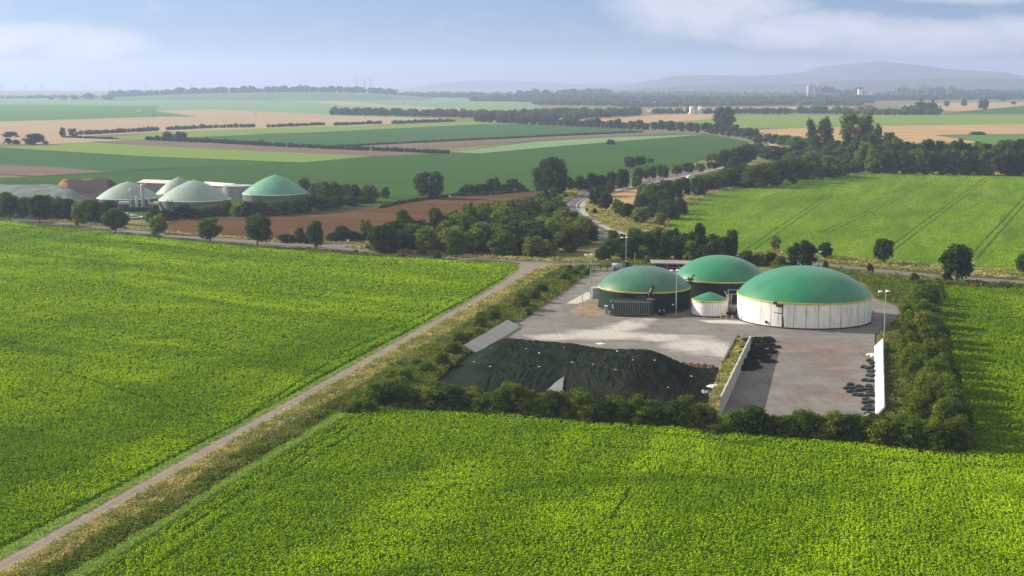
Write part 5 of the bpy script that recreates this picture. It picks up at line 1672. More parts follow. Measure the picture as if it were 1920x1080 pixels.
# verge of the left road, bank by the copse, verge of the right road
for i, (pl, mt, dn, hg) in enumerate((
        ([(-300, 392), (0, 415), (150, 428), (300, 446), (480, 463), (610, 470), (740, 480), (880, 490), (966, 494), (968, 499), (880, 494), (780, 488), (600, 477), (300, 450), (0, 418.5)], 'weeds', 5, 0.5),
        ([(640, 463.5), (680, 461), (760, 470), (880, 480), (1000, 485), (1090, 487), (1120, 470), (1180, 480), (1240, 490), (1230, 495), (1120, 494), (1030, 492), (880, 485), (740, 474), (660, 466)], 'dry_grass', 6, 0.6),
        ([(-300, 372), (0, 404), (150, 418), (300, 437), (430, 448), (560, 457), (700, 457), (690, 453), (560, 452), (430, 444), (310, 434), (150, 413), (0, 399), (-300, 366)], 'dry_grass', 5, 0.4),
        ([(1100, 377), (1120, 369), (1140, 395), (1190, 408), (1215, 425), (1250, 430), (1235, 445), (1200, 450), (1166, 434), (1145, 428), (1120, 415), (1106, 405), (1098, 395)], 'dry_grass', 7, 0.6),
        ([(1210, 425), (1240, 430), (1262, 405), (1300, 380), (1340, 363), (1400, 348), (1480, 339), (1600, 327), (1600, 322), (1480, 335), (1400, 344), (1330, 360), (1285, 378), (1250, 395)], 'dry_grass', 5, 0.5),
        ([(1400, 474), (1440, 472), (1540, 478), (1640, 489), (1780, 502), (1920, 510), (2200, 530), (2200, 548), (1920, 525), (1800, 517), (1700, 508), (1640, 502), (1540, 491), (1480, 484), (1400, 476)], 'dry_grass', 6, 0.6),
        ([(1440, 492), (1530, 503), (1640, 515), (1800, 530), (1920, 539), (2200, 562), (2200, 572), (1920, 545), (1766, 535), (1740, 560), (1690, 590), (1682, 572), (1640, 558), (1620, 530), (1540, 512), (1450, 505)], 'weeds', 8, 0.9),
        ([(1692, 590), (1740, 560), (1764, 562), (1772, 640), (1805, 845), (1700, 846), (1660, 800), (1656, 700), (1658, 640), (1645, 627), (1680, 605)], 'weeds', 8, 0.8),
        ([(1355, 684), (1383, 632), (1398, 640), (1400, 655), (1346, 776), (1326, 790), (1332, 745), (1343, 715)], 'dry_grass', 10, 0.4),
        ([(690, 768), (800, 762), (1310, 797), (1345, 782), (1500, 800), (1660, 806), (1700, 846), (1480, 820), (1316, 808), (1015, 788), (840, 773), (735, 768), (690, 771)], 'weeds', 10, 0.7),
        ([(1050, 385), (1010, 392), (1030, 365), (1070, 358), (1110, 357), (1090, 363), (1062, 378), (1055, 388)], 'dry_grass', 6, 0.6),
        ([(1120, 500), (1225, 500), (1300, 500), (1420, 500), (1450, 494), (1400, 486), (1240, 488), (1120, 492)], 'weeds', 6, 0.7))):
    sheet('verge', pl, 0.014 + 0.0005 * i, 'verge_floor' if mt == 'dry_grass' else 'weed_floor')
    grass('dry_grass' if mt == 'dry_grass' else 'weeds', world_poly(pl), mt, 50 + i, dn, hg, 3, 230, 1.6, 0.9, 3.0, 0.42)

# ------------------------------------------------------------------ the far plant at the left
for cx, by, w_, rf, ap, wl, rm, lab in (
        (241.5, 391, 113, 374.5, 340.5, 'grey_cladding', 'pale_membrane', 'pale cone-roofed tank behind the silver columns, leftmost of the distant plant'),
        (336, 375, 82, 366.0, 333, 'grey_cladding', 'pale_membrane', 'pale cone-roofed tank half hidden behind the nearest pale cone'),
        (366, 394, 132, 378.5, 337.5, 'grey_cladding', 'pale_membrane', 'widest pale cone-roofed tank in the middle of the distant plant'),
        (517, 375, 122, 366.5, 328, 'grey_cladding', 'grass_membrane', 'distant tank with a light green cone roof, right of the pale ones')):
    c, r, wh, dh = fit(cx, by, w_, rf, ap)
    t_ = tank(c, r, max(wh, 3.0), dh, wl, rm, lab, True, 'white_band', group='cone-roofed tanks of the distant plant')
    MB().tube([(0, 0, wh + dh), (0, 0, wh + dh + 0.5)], 0.4, 8).build('roof_vent', 'galvanised', t_)
    p = on_wall(r + 0.2, -35)
    f = MB()
    for s_ in (-0.3, 0.3):
        f.tube([p + Vector((s_, 0, 0)), p + Vector((s_, 0, wh + 0.8))], 0.07, 5)
    for k in range(12):
        f.tube([p + Vector((-0.3, 0, 0.4 + k * 0.4)), p + Vector((0.3, 0, 0.4 + k * 0.4))], 0.05, 4)
    f.build('ladder', 'galvanised', t_)
c, r, wh, dh = fit(446, 370, 54, 352.5, 350)
t_ = thing('flat_tank', 'small flat-topped grey tank left of the light green cone roof', 'tank', c)
wall_mat('flat_cladding', (0.22, 0.22, 0.21), (0.28, 0.28, 0.26), (0.18, 0.18, 0.17), (0.1, 0.1, 0.1), 40, 0.5, 0.1)
MB().lathe([(r, 0), (r, 5.2)], 48).build('wall', 'flat_cladding', t_)
MB().lathe([(r + 0.1, 5.1), (r + 0.1, 5.35), (0, 5.6)], 48).build('roof', 'galvanised', t_)
P0, P1 = G(421, 379), G(460, 374)
t_ = thing('handrail', 'pale handrail between the flat-topped tank and the pale cones', 'railing', P0, math.atan2((P1 - P0).y, (P1 - P0).x))
Lr = (P1 - P0).length
f = MB()
for z_ in (1.0, 2.0):
    f.tube([(0, 0, z_), (Lr, 0, z_)], 0.09, 5)
f.build('rail', 'galvanised', t_)
for k in range(7):
    MB().tube([(k * Lr / 6, 0, 0), (k * Lr / 6, 0, 2.0)], 0.07, 5).build('post', 'galvanised', t_)

nmat('shed_white', [(0.450, 0.441, 0.405), (0.540, 0.522, 0.486)], 0.1, 0.7, 0.2)
nmat('shed_wall', [(0.24, 0.21, 0.18), (0.32, 0.28, 0.24)], 0.2, 0.9, 0.1)
P = G(330, 362)
t_ = thing('long_barn', 'long low barn with a bright white roof behind the pale cones', 'barn', P, 0)
for x0, x1, yy0 in ((272, 372, 354.5), (388, 440, 359.0)):
    a, b = G(x0, yy0), G(x1, yy0 + 4)
    L_ = (b - a).length
    ang = math.atan2((b - a).y, (b - a).x)
    cc = (a + b) / 2 - P
    MB().box((cc.x, cc.y, 1.75), (L_, 10.4, 3.5), ang).build('wall', 'shed_wall', t_)
    m_ = MB()
    M_ = Matrix.Translation(cc) @ Matrix.Rotation(ang, 4, 'Z')
    v = [(-L_ / 2 - .5, -5.6, 3.53), (L_ / 2 + .5, -5.6, 3.53), (L_ / 2 + .5, 0, 4.7), (-L_ / 2 - .5, 0, 4.7), (L_ / 2 + .5, 5.6, 3.53), (-L_ / 2 - .5, 5.6, 3.53)]
    m_.v = [tuple(M_ @ Vector(q)) for q in v]
    m_.f = [(0, 1, 2, 3), (3, 2, 4, 5), (0, 3, 5), (1, 4, 2)]
    m_.build('roof', 'shed_white', t_)
sheet('yard', [(225, 392), (300, 398), (440, 392), (470, 378), (440, 366), (300, 356), (262, 352), (200, 362)], 0.05, 'concrete_slab')

nmat('net_cover', [(0.059, 0.083, 0.078), (0.101, 0.125, 0.113), (0.131, 0.155, 0.143)], 0.12, 0.8, 0.2, (0.9, 0.3), 5, (0.6, 1.4, 1), 0.6)
nmat('dark_cut', [(0.044, 0.036, 0.034), (0.068, 0.056, 0.050)], 0.2, 0.95, 0.1, (0.7, 0.3), 5)
nmat('orange_silage', [(0.192, 0.102, 0.045), (0.269, 0.154, 0.064)], 0.2, 0.95, 0.1, (0.7, 0.2), 5)
for q, H_, mat_, lab, sd in (((G(-160, 399), G(222, 404), G(190, 374), G(-160, 368)), 7.4, 'net_cover', 'wide silage heap under a pale green-grey net at the far left', 31),
                             ((G(95, 374), G(232, 374), G(236, 347), G(100, 348)), 5.0, 'dark_cut', 'dark brown silage heap with an orange crest left of the pale tanks', 32)):
    me, _ = heap_mesh(*q, H_, 90, 50, 0.17 if sd == 32 else 0.3, 0.25, 0.45, 0.3, sd, 0.22)
    o = ob('silage_heap', me, mat_)
    tag(o, lab, 'silage heap')
    if sd == 32:
        # bare orange silage lies over the crest
        me.materials.append(MATS['orange_silage'])
        Pn = _
        nv_, nu_ = Pn.shape[:2]
        for p_ in me.polygons:
            iv, iu = divmod(p_.vertices[0], nu_)
            uu, vv = iu / nu_, iv / nv_
            if vv > 0.70 - 0.03 * math.sin(uu * 17) or uu < 0.19 + 0.03 * math.sin(vv * 23):
                p_.material_index = 1

P = G(262, 397)
t_ = thing('gas_plant', 'group of tall silver columns and pipes before the leftmost pale cone', 'gas plant', P)
u = mpp(P)
for x_, tp, w_ in ((-16, 353, 3.2), (5.5, 344, 4.6), (-5, 368, 4.6)):
    h = top_z(P, tp)
    cmn = MB().lathe([(w_ / 2 * u, 0), (w_ / 2 * u, h - 0.8), (w_ / 4 * u, h), (0, h)], 14, (x_ * u, 0, 0)).build('column', 'galvanised', t_, True)
    MB().lathe([(w_ / 2 * u + 0.15, h * 0.6), (w_ / 2 * u + 0.15, h * 0.62)], 12, (x_ * u, 0, 0)).lathe([(w_ / 2 * u + 0.15, h * 0.3), (w_ / 2 * u + 0.15, h * 0.32)], 12, (x_ * u, 0, 0)).build('flange', 'shed_white', cmn)
for x_, tp in ((-19, 358), (9.5, 346), (-10.5, 370), (22, 381), (25, 383)):
    h = top_z(P, tp)
    MB().tube([(x_ * u, -0.3, 0), (x_ * u, -0.3, h), (x_ * u + 0.5, 0.4, h + 0.3)], 0.25, 6).build('pipe', 'galvanised', t_)
f = MB()
for k in range(4):
    f.tube([((-38 + k * 5.0) * u, 0, 3.4), ((-34 + k * 5.0) * u, 0, 3.4)], 0.75, 8)
f.build('gas_cooler', 'shed_white', t_)
MB().box((-4 * u, 0.4, 1.1), (60 * u, 5.0, 1.6)).build('skid', 'black_steel', t_)
f = MB().tube([(10 * u, -0.6, 5.6), (17 * u, -0.6, 5.9), (19 * u, -0.6, 3.0)], 0.35, 6).tube([(28 * u, -0.6, 3.4), (38 * u, -0.6, 3.3)], 0.8, 8)
f.build('duct', 'shed_white', t_)


def car(px, by, col, label, rz, L=4.2):
    t_ = thing('parked_car', label, 'car', G(px, by), rz)
    MB().box((0, 0, 0.62), (L, 1.75, 0.62), 0, 0, 0, 0.97).build('body', col, t_)
    cb_ = MB().box((-0.1, 0, 1.15), (L * 0.55, 1.5, 0.55), 0, 0, 0, 0.8).build('cabin', 'black_steel', t_)
    MB().box((-0.1, 0, 1.45), (L * 0.42, 1.2, 0.05)).build('roof', col, t_)
    for sx in (-1, 1):
        for sy in (-1, 1):
            wl_ = MB().tube([(sx * L * 0.31, sy * 0.72, 0.32), (sx * L * 0.31, sy * 0.92, 0.32)], 0.32, 12).build('wheel', 'rubber', t_)
            MB().tube([(sx * L * 0.31, sy * 0.73, 0.32), (sx * L * 0.31, sy * 0.94, 0.32)], 0.18, 10).build('rim', 'galvanised', wl_)
    return t_


car(252, 410.5, 'white_paint', 'white car parked in front of the silver columns, right of the other', 0.3, 6.0)
car(237, 406.5, 'white_paint', 'smaller white car parked in front of the silver columns, left of the other', 0.2, 4.4)
car(1293, 334.5, 'white_paint', 'tiny white car beside the path along the curving main road', 0.6)

# ------------------------------------------------------------------ signs and marker posts
nmat('sign_red', [(0.45, 0.06, 0.04), (0.5, 0.08, 0.05)], 1, 0.6, 0.3)


def tri_sign(px, by, ty, lab):
    P = G(px, by)
    h = top_z(P, ty)
    t_ = thing('road_sign', lab, 'sign', P)
    MB().tube([(0, 0, 0), (0, 0, h)], 0.06, 6).build('post', 'galvanised', t_)
    s_ = 0.75
    for sc, y_, mt in ((1.0, -0.10, 'sign_red'), (0.68, -0.125, 'white_paint')):
        m_ = MB()
        z0 = h - 0.45
        v = [(-s_ * sc, y_, z0 + 0.45 * sc), (s_ * sc, y_, z0 + 0.45 * sc), (0, y_, z0 - 0.85 * sc)]
        m_.v = v + [(a, b + 0.02, c) for a, b, c in v]
        m_.f = [(2, 1, 0), (3, 4, 5), (0, 1, 4, 3), (1, 2, 5, 4), (2, 0, 3, 5)]
        m_.build('sign_plate', mt, t_)


tri_sign(652.5, 456.5, 448.5, 'white and red give-way sign at the junction by the left road')
tri_sign(1744.5, 510, 500.5, 'white and red give-way sign beside the road right of the tanks')
for i, (px_, by_, hpx) in enumerate(((626.5, 457.5, 4.5), (1101, 394, 4), (1104.5, 406.5, 6), (1099.5, 364, 4), (1158, 355, 4), (1141, 440, 4), (505, 458, 4))):
    P = G(px_, by_)
    h = top_z(P, by_ - hpx)
    t_ = thing('marker_post', 'white roadside marker post, %s from the left along the main road' % ordinal(1 + sorted((626.5, 1101, 1104.5, 1099.5, 1158, 1141, 505)).index(px_)), 'marker post', P, 0, 'white marker posts of the main road')
    MB().box((0, 0, h / 2), (0.28, 0.2, h), 0, 0, 0, 0.8).build('post', 'white_paint', t_)
    MB().box((0, -0.003, h * 0.82), (0.30, 0.215, h * 0.14)).build('band', 'black_steel', t_)
P = G(1100, 400)
h = top_z(P, 390.5)
t_ = thing('road_sign', 'small dark sign on a post beside the cycle path at the bend', 'sign', P)
MB().tube([(0, 0, 0), (0, 0, h)], 0.07, 6).build('post', 'black_steel', t_)
MB().box((0, -0.1, h - 0.5), (0.9, 0.06, 1.1)).build('sign_plate', 'black_steel', t_)
P = G(1141.5, 409)
h = top_z(P, 400)
t_ = thing('wayside_post', 'reddish wooden post in the grass inside the bend', 'post', P)
MB().box((0, 0, h / 2), (0.5, 0.4, h)).build('post', 'rusty_steel', t_)
MB().box((0, 0, h + 0.06), (0.65, 0.55, 0.12)).build('cap', 'wood_post', t_)
P = G(1254, 488)
t_ = thing('notice_board', 'small grey board on two legs at the foot of the copse behind the yard', 'sign', P)
h = top_z(P, 484)
for s_ in (-0.5, 0.5):
    MB().tube([(s_, 0, 0), (s_, 0, h)], 0.06, 6).build('post', 'wood_post', t_)
MB().box((0, -0.1, h - 0.1), (1.5, 0.08, 0.6)).build('board', 'galvanised', t_)
P = G(1825.5, 518)
t_ = thing('post', 'pale slender post beside the large tree right of the tanks', 'post', P)
h = top_z(P, 493)
MB().tube([(0, 0, 0), (0, 0, h)], 0.16, 7, 0.12).build('pole', 'galvanised', t_)
MB().box((0, 0, h + 0.05), (0.4, 0.4, 0.12)).build('cap', 'galvanised', t_)

# ------------------------------------------------------------------ horizon: hills, woods, village
nmat('hill_wood', [(0.030, 0.055, 0.030), (0.050, 0.085, 0.040)], 0.004, 0.95, 0.1, None, 5)
nmat('hill_field', [(0.08, 0.14, 0.06), (0.11, 0.17, 0.075)], 0.004, 0.95, 0.1, None, 5)


def ridge(name, prof, dist, deep, mat, seed=0, rough=0.04):
    """a hill whose skyline passes the given pixels, `dist` metres out and `deep` metres thick"""
    xs = np.linspace(prof[0][0], prof[-1][0], 160)
    ys = np.interp(xs, [p[0] for p in prof], [p[1] for p in prof])
    nv = 26
    V = []
    for j in range(nv):
        v = j / (nv - 1)
        yy_ = dist + (v - 0.5) * deep
        bell = math.sin(math.pi * v) ** 1.3
        for i, x_ in enumerate(xs):
            z = max(0.0, top_z(Vector((0, dist, 0)), ys[i]))
            k = 1 + rough * (vnoise(np.array([x_ / 40 + 5.0]), np.array([v * 9 + 3.0]), seed)[0] - 0.5) * 2 * (1 - bell * 0.5)
            V.append(((x_ - 960) / FPX * dist * CP * 1.0, yy_, -1.0 + (z + 1.0) * bell * k))
    idx = np.arange(160 * nv).reshape(nv, 160)
    F = np.stack([idx[:-1, :-1], idx[:-1, 1:], idx[1:, 1:], idx[1:, :-1]], -1).reshape(-1, 4)
    me = bpy.data.meshes.new(name)
    me.from_pydata(V, [], F.tolist())
    me.shade_smooth()
    me.update()
    return tag(ob(name, me, mat), None, None, None, 'structure')


ridge('hill', [(1000, 172), (1080, 166), (1160, 163), (1215, 152), (1260, 142), (1330, 140), (1395, 143), (1460, 140), (1525, 133), (1540, 125), (1590, 119), (1645, 115), (1700, 121), (1760, 129), (1850, 134), (1862, 142), (1920, 145), (2050, 150), (2300, 162)], 11000, 3600, 'hill_wood', 1, 0.03)
ridge('hill', [(1120, 172), (1200, 167), (1300, 160), (1400, 156), (1500, 157), (1580, 151), (1700, 149), (1800, 145), (1870, 147), (1960, 152), (2200, 160)], 8300, 1800, 'hill_wood', 5, 0.06)
ridge('hill', [(700, 172), (780, 164), (820, 157), (870, 151.5), (930, 150.5), (1000, 153), (1080, 158), (1250, 154), (1500, 158), (1700, 170)], 13300, 2000, 'hill_wood', 2)
ridge('hill', [(-500, 172), (-200, 168), (0, 171), (120, 173), (300, 176), (420, 178)], 9500, 2000, 'hill_wood', 3)
ridge('hill', [(120, 188), (220, 182), (330, 177), (450, 174), (600, 172.5), (690, 174), (760, 180), (860, 188)], 5000, 1500, 'hill_field', 4)


def far_wood(name, line, h_px, rows, gap_m, mat, seed, zoff=None, sz=1.0, label=None):
    """a far wood: one mass of clumps along a pixel line of ground points"""
    rs = np.random.default_rng(seed)
    Q = []
    pts = [G(x, y) for x, y in line]
    for a, b in zip(pts, pts[1:]):
        L_ = (b - a).length
        h0 = h_px * mpp((a + b) / 2) * sz
        k = max(1, int(L_ / (h0 * 0.75)))
        for r_ in range(rows):
            for j in range(k):
                p = a.lerp(b, (j + rs.uniform(0, 1)) / k)
                y = p.y + r_ * gap_m + rs.uniform(-0.4, 0.4) * gap_m
                x = p.x * y / p.y
                z = zoff(x, y) if zoff else 0.0
                hh = h0 * rs.uniform(0.65, 1.2)
                r = hh * rs.uniform(0.42, 0.7)
                c = np.array([x, y, z + hh * 0.5])
                Q.append(sphere_quads(c, np.array([r, r, hh * 0.5]) * 0.85, 7, 5))
                n = 26
                d = unit(rs.normal(size=(n, 3)) + np.array([0, -0.3, 0.3]))
                lc = c + d * np.array([r, r, hh * 0.5]) * rs.uniform(0.8, 1.1, (n, 1))
                Q.append(leaf_quads(lc, rs.uniform(0.3, 0.6, n) * r, unit(d + rs.normal(0, 0.4, (n, 3))), rs, 1.2))
    o = ob(name, np_quads(name, np.concatenate(Q), mat))
    return tag(o, label, 'wood' if label else None, None, 'stuff')


hill_o = [o for o in COL.objects if o.name.startswith('hill')][-1]
hv = np.array([v.co[:] for v in hill_o.data.vertices])


def on_hill(x, y):
    k = np.argmin((hv[:, 0] - x) ** 2 + (hv[:, 1] - y) ** 2)
    return hv[k, 2] - 1.0


hw = G(400, 195).y
far_wood('far_wood', [(x, 158 + (EYE * FPX) / 4930.0) for x in (205, 300, 420, 560, 660, 745)], 12, 3, 90, 'foliage_dark', 61, on_hill, 1.0, 'dark wood along the crest of the low green hill')
for i, (ln, hp, rw, gp) in enumerate((
        ([(740, 182.5), (900, 184), (1100, 184.5), (1300, 182), (1500, 184), (1700, 182), (1960, 181)], 10, 3, 190),
        ([(920, 189), (1100, 191), (1300, 190), (1500, 191), (1750, 188), (2100, 186)], 10, 3, 110),
        ([(1000, 197), (1150, 199), (1210, 201), (1330, 199.5), (1480, 198), (1620, 199)], 11, 3, 60),
        ([(620, 216), (740, 218), (880, 221), (1000, 220), (1100, 216)], 13, 3, 45),
        ([(890, 222), (960, 226), (1020, 226), (1080, 224), (1200, 216)], 16, 2, 40),
        ([(1225, 214), (1290, 213.5), (1330, 214), (1480, 213), (1600, 214), (1700, 216), (1760, 215)], 10, 2, 40),
        ([(1490, 214), (1600, 214.5), (1640, 216), (1765, 215.5)], 16, 1, 40),
        ([(1690, 214.5), (1760, 215)], 24, 1, 30),
        ([(-60, 186), (60, 185), (120, 184), (230, 184)], 6, 1, 60),
        ([(1400, 214), (1480, 215)], 12, 1, 30),
        ([(962, 186), (1050, 186), (1140, 185)], 17, 3, 160),
        ([(1540, 185), (1610, 185)], 20, 2, 120),
        ([(1690, 184), (1740, 184), (1800, 184)], 20, 2, 160),
        ([(1800, 184), (1960, 182), (2100, 181)], 14, 3, 160),
        ([(880, 190), (960, 191), (1060, 193), (1200, 195)], 9, 2, 90),
        ([(1180, 192), (1330, 194), (1480, 195), (1640, 194)], 9, 3, 80))):
    far_wood('far_wood', ln, hp, rw, gp, 'foliage_dark' if i % 2 else 'foliage_mid', 70 + i)
for x_, b_, t_, w_ in ((166, 187, 175, 22), (140, 187, 180, 16), (120, 187, 181, 14), (205, 188, 178, 20), (95, 187, 181, 12), (1843, 205, 186, 20), (1775, 200, 189, 12), (1808, 199, 186, 12), (1746, 208, 192, 9), (1880, 190, 178, 14), (1900, 196, 190, 10)):
    plant(x_, b_, t_, w_, 'tiny', 'horizon')
for i, q in enumerate(sorted(REG['horizon'], key=lambda q: q[0])):
    q[2]['label'] = 'small hazy tree standing out near the horizon, %s from the left' % ordinal(i + 1)
    q[2]['group'] = 'single trees near the horizon'

# ------------------------------------------------------------------ far buildings
nmat('render_white', [(0.62, 0.60, 0.55), (0.72, 0.70, 0.65)], 0.1, 0.8, 0.2)
nmat('render_cream', [(0.66, 0.62, 0.52), (0.74, 0.70, 0.60)], 0.1, 0.8, 0.2)
nmat('tile_red', [(0.30, 0.10, 0.05), (0.40, 0.15, 0.08)], 0.3, 0.9, 0.1)
nmat('tile_dark', [(0.10, 0.07, 0.06), (0.15, 0.10, 0.09)], 0.3, 0.9, 0.1)
nmat('silo_grey', [(0.20, 0.22, 0.23), (0.27, 0.29, 0.30)], 0.1, 0.6, 0.3)
nmat('glass_dark', [(0.03, 0.04, 0.05), (0.06, 0.07, 0.08)], 0.5, 0.2, 0.5)


def house(px, by, wpx, eave, ridge_y, label, wall='render_white', roof='tile_red', depth_m=10, rz=0.0, gable_front=False, nwin=3):
    P = G(px, by)
    h, hr = top_z(P, eave), top_z(P, ridge_y)
    W_ = wpx * mpp(P)
    t_ = thing('house', label, 'house', P, rz)
    D_ = depth_m
    m_ = MB().box((0, D_ / 2, h / 2), (W_, D_, h))
    wl_ = m_.build('wall', wall, t_)
    o_ = 0.4
    if gable_front:
        v = [(-W_ / 2 - o_, -o_, h + .02), (W_ / 2 + o_, -o_, h + .02), (0, -o_, hr), (-W_ / 2 - o_, D_ + o_, h + .02), (W_ / 2 + o_, D_ + o_, h + .02), (0, D_ + o_, hr)]
        rf = MB()
        rf.v = v
        rf.f = [(0, 2, 5, 3), (2, 1, 4, 5)]
        rf.build('roof', roof, t_)
        g = MB()
        g.v = [(-W_ / 2, 0, h), (W_ / 2, 0, h), (0, 0, hr - 0.35), (-W_ / 2, D_, h), (W_ / 2, D_, h), (0, D_, hr - 0.35)]
        g.f = [(0, 1, 2), (5, 4, 3)]
        g.build('gable', wall, wl_)
    else:
        v = [(-W_ / 2 - o_, -o_, h + .02), (W_ / 2 + o_, -o_, h + .02), (W_ / 2 + o_, D_ / 2, hr), (-W_ / 2 - o_, D_ / 2, hr), (W_ / 2 + o_, D_ + o_, h + .02), (-W_ / 2 - o_, D_ + o_, h + .02)]
        rf = MB()
        rf.v = v
        rf.f = [(0, 1, 2, 3), (3, 2, 4, 5), (0, 3, 5), (1, 4, 2)]
        rf.build('roof', roof, t_)
    for k in range(nwin):
        x_ = (k + 0.5) / nwin * W_ - W_ / 2
        MB().box((x_, -0.03, h * 0.55), (W_ / nwin * 0.4, 0.1, h * 0.35)).build('window', 'glass_dark', wl_)
    return t_


# white block with stepped battlements
P = G(1305, 214.5)
t_ = thing('white_mansion', 'square cream-white building with two corner towers among the far trees', 'building', P)
u = mpp(P)
h = top_z(P, 205)
ht = top_z(P, 201.5)
MB().box((0, 6, h / 2), (13 * u, 12, h)).build('wall', 'render_cream', t_)
for s_ in (-1, 1):
    tw_ = MB().box((s_ * 8.2 * u, 5.5, ht / 2), (5.4 * u, 13, ht)).build('tower', 'render_cream', t_)
    for k in range(3):
        MB().box((s_ * 8.2 * u, -1.05, ht * (0.22 + 0.28 * k)), (2.2 * u, 0.1, ht * 0.12)).build('window', 'glass_dark', tw_)
    for e_ in (-1, 1):
        MB().box((s_ * 8.2 * u + e_ * 2.0 * u, 5.5, ht + 0.6), (1.3 * u, 13, 1.2)).build('battlement', 'render_cream', tw_)
for k in range(3):
    MB().box((0, -0.05, h * (0.2 + 0.28 * k)), (8 * u, 0.1, h * 0.12)).build('window', 'glass_dark', t_)
MB().box((-12.3 * u, 3, h * 0.16), (3 * u, 6, h * 0.32)).box((13.0 * u, 3, h * 0.12), (3.4 * u, 6, h * 0.24)).build('annex', 'render_cream', t_)
house(1628, 213, 20, 205, 197, 'house with a big orange-red roof between far trees', 'render_cream', 'tile_red', 12, 0.0, False, 4)
house(1624, 213.6, 5, 204.5, 201.5, 'narrow pale gabled porch house before the big orange-red roof', 'render_white', 'tile_dark', 6, 0, True, 1)
house(1666, 212.5, 12, 209, 206, 'low far building with a dull brown roof', 'render_cream', 'tile_dark', 8)
house(1712, 212, 8, 204, 197.5, 'small far house with a red roof beside the dark round trees', 'render_white', 'tile_red', 8, 0, False, 2)
house(1228, 196, 7, 192.5, 189, 'small white gabled house in the far village, left of the cream mansion', 'render_white', 'tile_dark', 9, 0, True, 1)
house(1274, 194.5, 12, 192.5, 190.8, 'long low pale house in the far village', 'render_white', 'roof_sheet', 9, 0, False, 3)
house(1350, 191, 5, 188.5, 186, 'tiny white gabled house in the far village, right of the cream mansion', 'render_white', 'tile_dark', 8, 0, True, 1)
house(956, 226, 6, 223, 219.5, 'tiny house with an orange gable among the distant avenue trees', 'tile_red', 'tile_red', 6, 0, True, 1)
house(756, 192.5, 4.5, 190.3, 188.4, 'tiny white house at the right foot of the wooded hill', 'render_white', 'tile_dark', 10, 0, True, 1)
house(1632, 186.5, 17, 180, 171, 'large white gabled barn right of the white tower', 'render_white', 'tile_dark', 25, 0, True, 1)
house(260, 209.3, 8, 207.9, 207.2, 'low white shed in the far pale green field', 'render_white', 'shed_white', 8)
house(650, 213, 20, 211, 209, 'long greenhouse-like white shed left of the distant avenue', 'render_white', 'shed_white', 12)
# grain silos
P = G(1524, 188)
t_ = thing('grain_silos', 'pair of tall grey grain silos with a lift tower on the horizon', 'silo', P)
u = mpp(P)
for x_, tp, w_ in ((-7, 159.5, 10), (8, 160, 14)):
    h = top_z(P, tp)
    b_ = MB().lathe([(w_ / 2 * u, 0), (w_ / 2 * u, h - 4), (w_ / 3 * u, h), (0, h + 1)], 24, (x_ * u, 0, 0)).build('silo', 'silo_grey', t_, True)
h = top_z(P, 154.5)
MB().box((13.0 * u, -3, h / 2), (2.0 * u, 6, h)).build('lift_tower', 'silo_grey', t_)
MB().box((4 * u, -2, top_z(P, 161.5)), (18 * u, 5, 5)).build('conveyor_bridge', 'silo_grey', t_)
MB().box((1.5 * u, -12, top_z(P, 164) / 2), (1.6 * u, 3, top_z(P, 164))).build('white_shaft', 'render_white', t_)
h = top_z(P, 173)
MB().box((32 * u, 10, h / 2), (34 * u, 40, h)).build('mill_hall', 'silo_grey', t_)
P = G(1612, 187)
t_ = thing('white_tower', 'slender white tower with a dark top on the horizon', 'tower', P)
u = mpp(P)
h = top_z(P, 167.5)
MB().box((0, 0, h / 2), (7.5 * u, 14, h)).build('shaft', 'render_white', t_)
MB().box((0.8 * u, 0, h + 3.5), (7.0 * u, 14, 9)).build('top', 'tile_dark', t_)

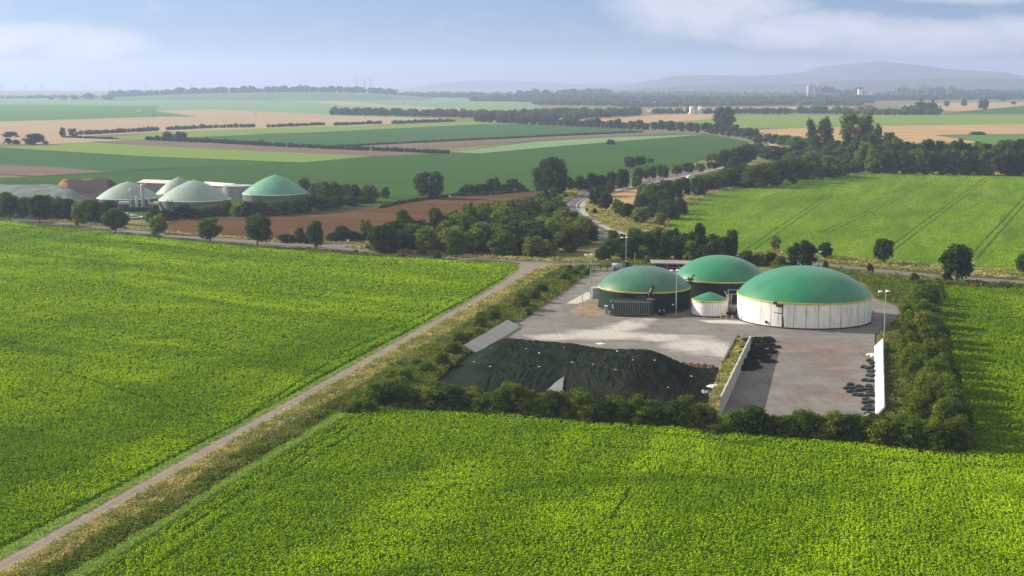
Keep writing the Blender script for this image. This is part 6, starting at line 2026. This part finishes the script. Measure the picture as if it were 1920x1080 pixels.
# wind turbines
nmat('turbine_white', [(0.16, 0.17, 0.18), (0.2, 0.21, 0.22)], 0.1, 0.5, 0.3)
for i, (px_, ty, rot) in enumerate(((4, 160, .3), (48, 161, 1.0), (79, 162, .1), (155, 160, .7), (207, 157, .2), (274, 158, .9), (359, 158, .5), (669, 149, .1), (683, 149.5, .8), (695, 148.5, .35))):
    P = Vector(((px_ - 960) / FPX * 7600 * 0.99, 7600, 0))
    h = top_z(P, ty)
    big = px_ > 600
    t_ = thing('wind_turbine', ('one of three clear wind turbines above the wooded hill, %s from the left' % ordinal(i - 6)) if big else ('very faint wind turbine above the hazy plain, %s from the left' % ordinal(i + 1)), 'wind turbine', P, 0.3, 'wind turbines on the horizon')
    MB().tube([(0, 0, 0), (0, 0, h)], 2.6 if big else 1.8, 8, 1.5 if big else 1.1).build('tower', 'turbine_white', t_)
    MB().tube([(0, -5, h), (0, 5, h)], 2.0, 8).build('nacelle', 'turbine_white', t_)
    bl = 31 if big else 24
    for k in range(3):
        a = rot + k * 2.094
        MB().tube([(0, -6, h), (math.sin(a) * bl * 0.3, -6, h + math.cos(a) * bl * 0.3), (math.sin(a) * bl, -6, h + math.cos(a) * bl)], 1.5, 6, 0.5).build('blade', 'turbine_white', t_)
# lattice masts in the fields
for i, (px_, by_, ty) in enumerate(((287, 221, 212.5), (291, 221, 212.5), (480, 217, 209))):
    P = G(px_, by_)
    h = top_z(P, ty)
    t_ = thing('power_mast', 'thin power line mast in the far stubble, %s from the left' % ordinal(i + 1), 'mast', P, 0, 'power masts in the far stubble')
    MB().tube([(0, 0, 0), (0, 0, h)], 0.35, 5, 0.25).build('pole', 'tile_dark', t_)
    MB().box((0, 0, h * 0.92), (4.5, 0.3, 0.3)).build('crossarm', 'tile_dark', t_)

# ------------------------------------------------------------------ haze
top = 265.0
hz_ = MB().box((0, 7150, top / 2 - 0.75 - 0.4), (17900, 15100, top + 1.5)).build('haze', None)
hz_m = bpy.data.materials.new('haze_air')
hz_m.use_nodes = True
t = NT(hz_m.node_tree)
pv = t.n('ShaderNodeVolumePrincipled')
pv.inputs['Color'].default_value = (0.54, 0.66, 0.95, 1)
pv.inputs['Density'].default_value = HAZE_DENSITY
pv.inputs['Anisotropy'].default_value = 0.25
o_ = t.n('ShaderNodeOutputMaterial')
t.link(pv.outputs[0], o_.inputs[1])
hz_.data.materials.clear()
hz_.data.materials.append(hz_m)
tag(hz_, None, None, None, 'stuff')
print('objects', len(COL.objects), 'faces', sum(len(o.data.polygons) for o in COL.objects if o.type == 'MESH'))
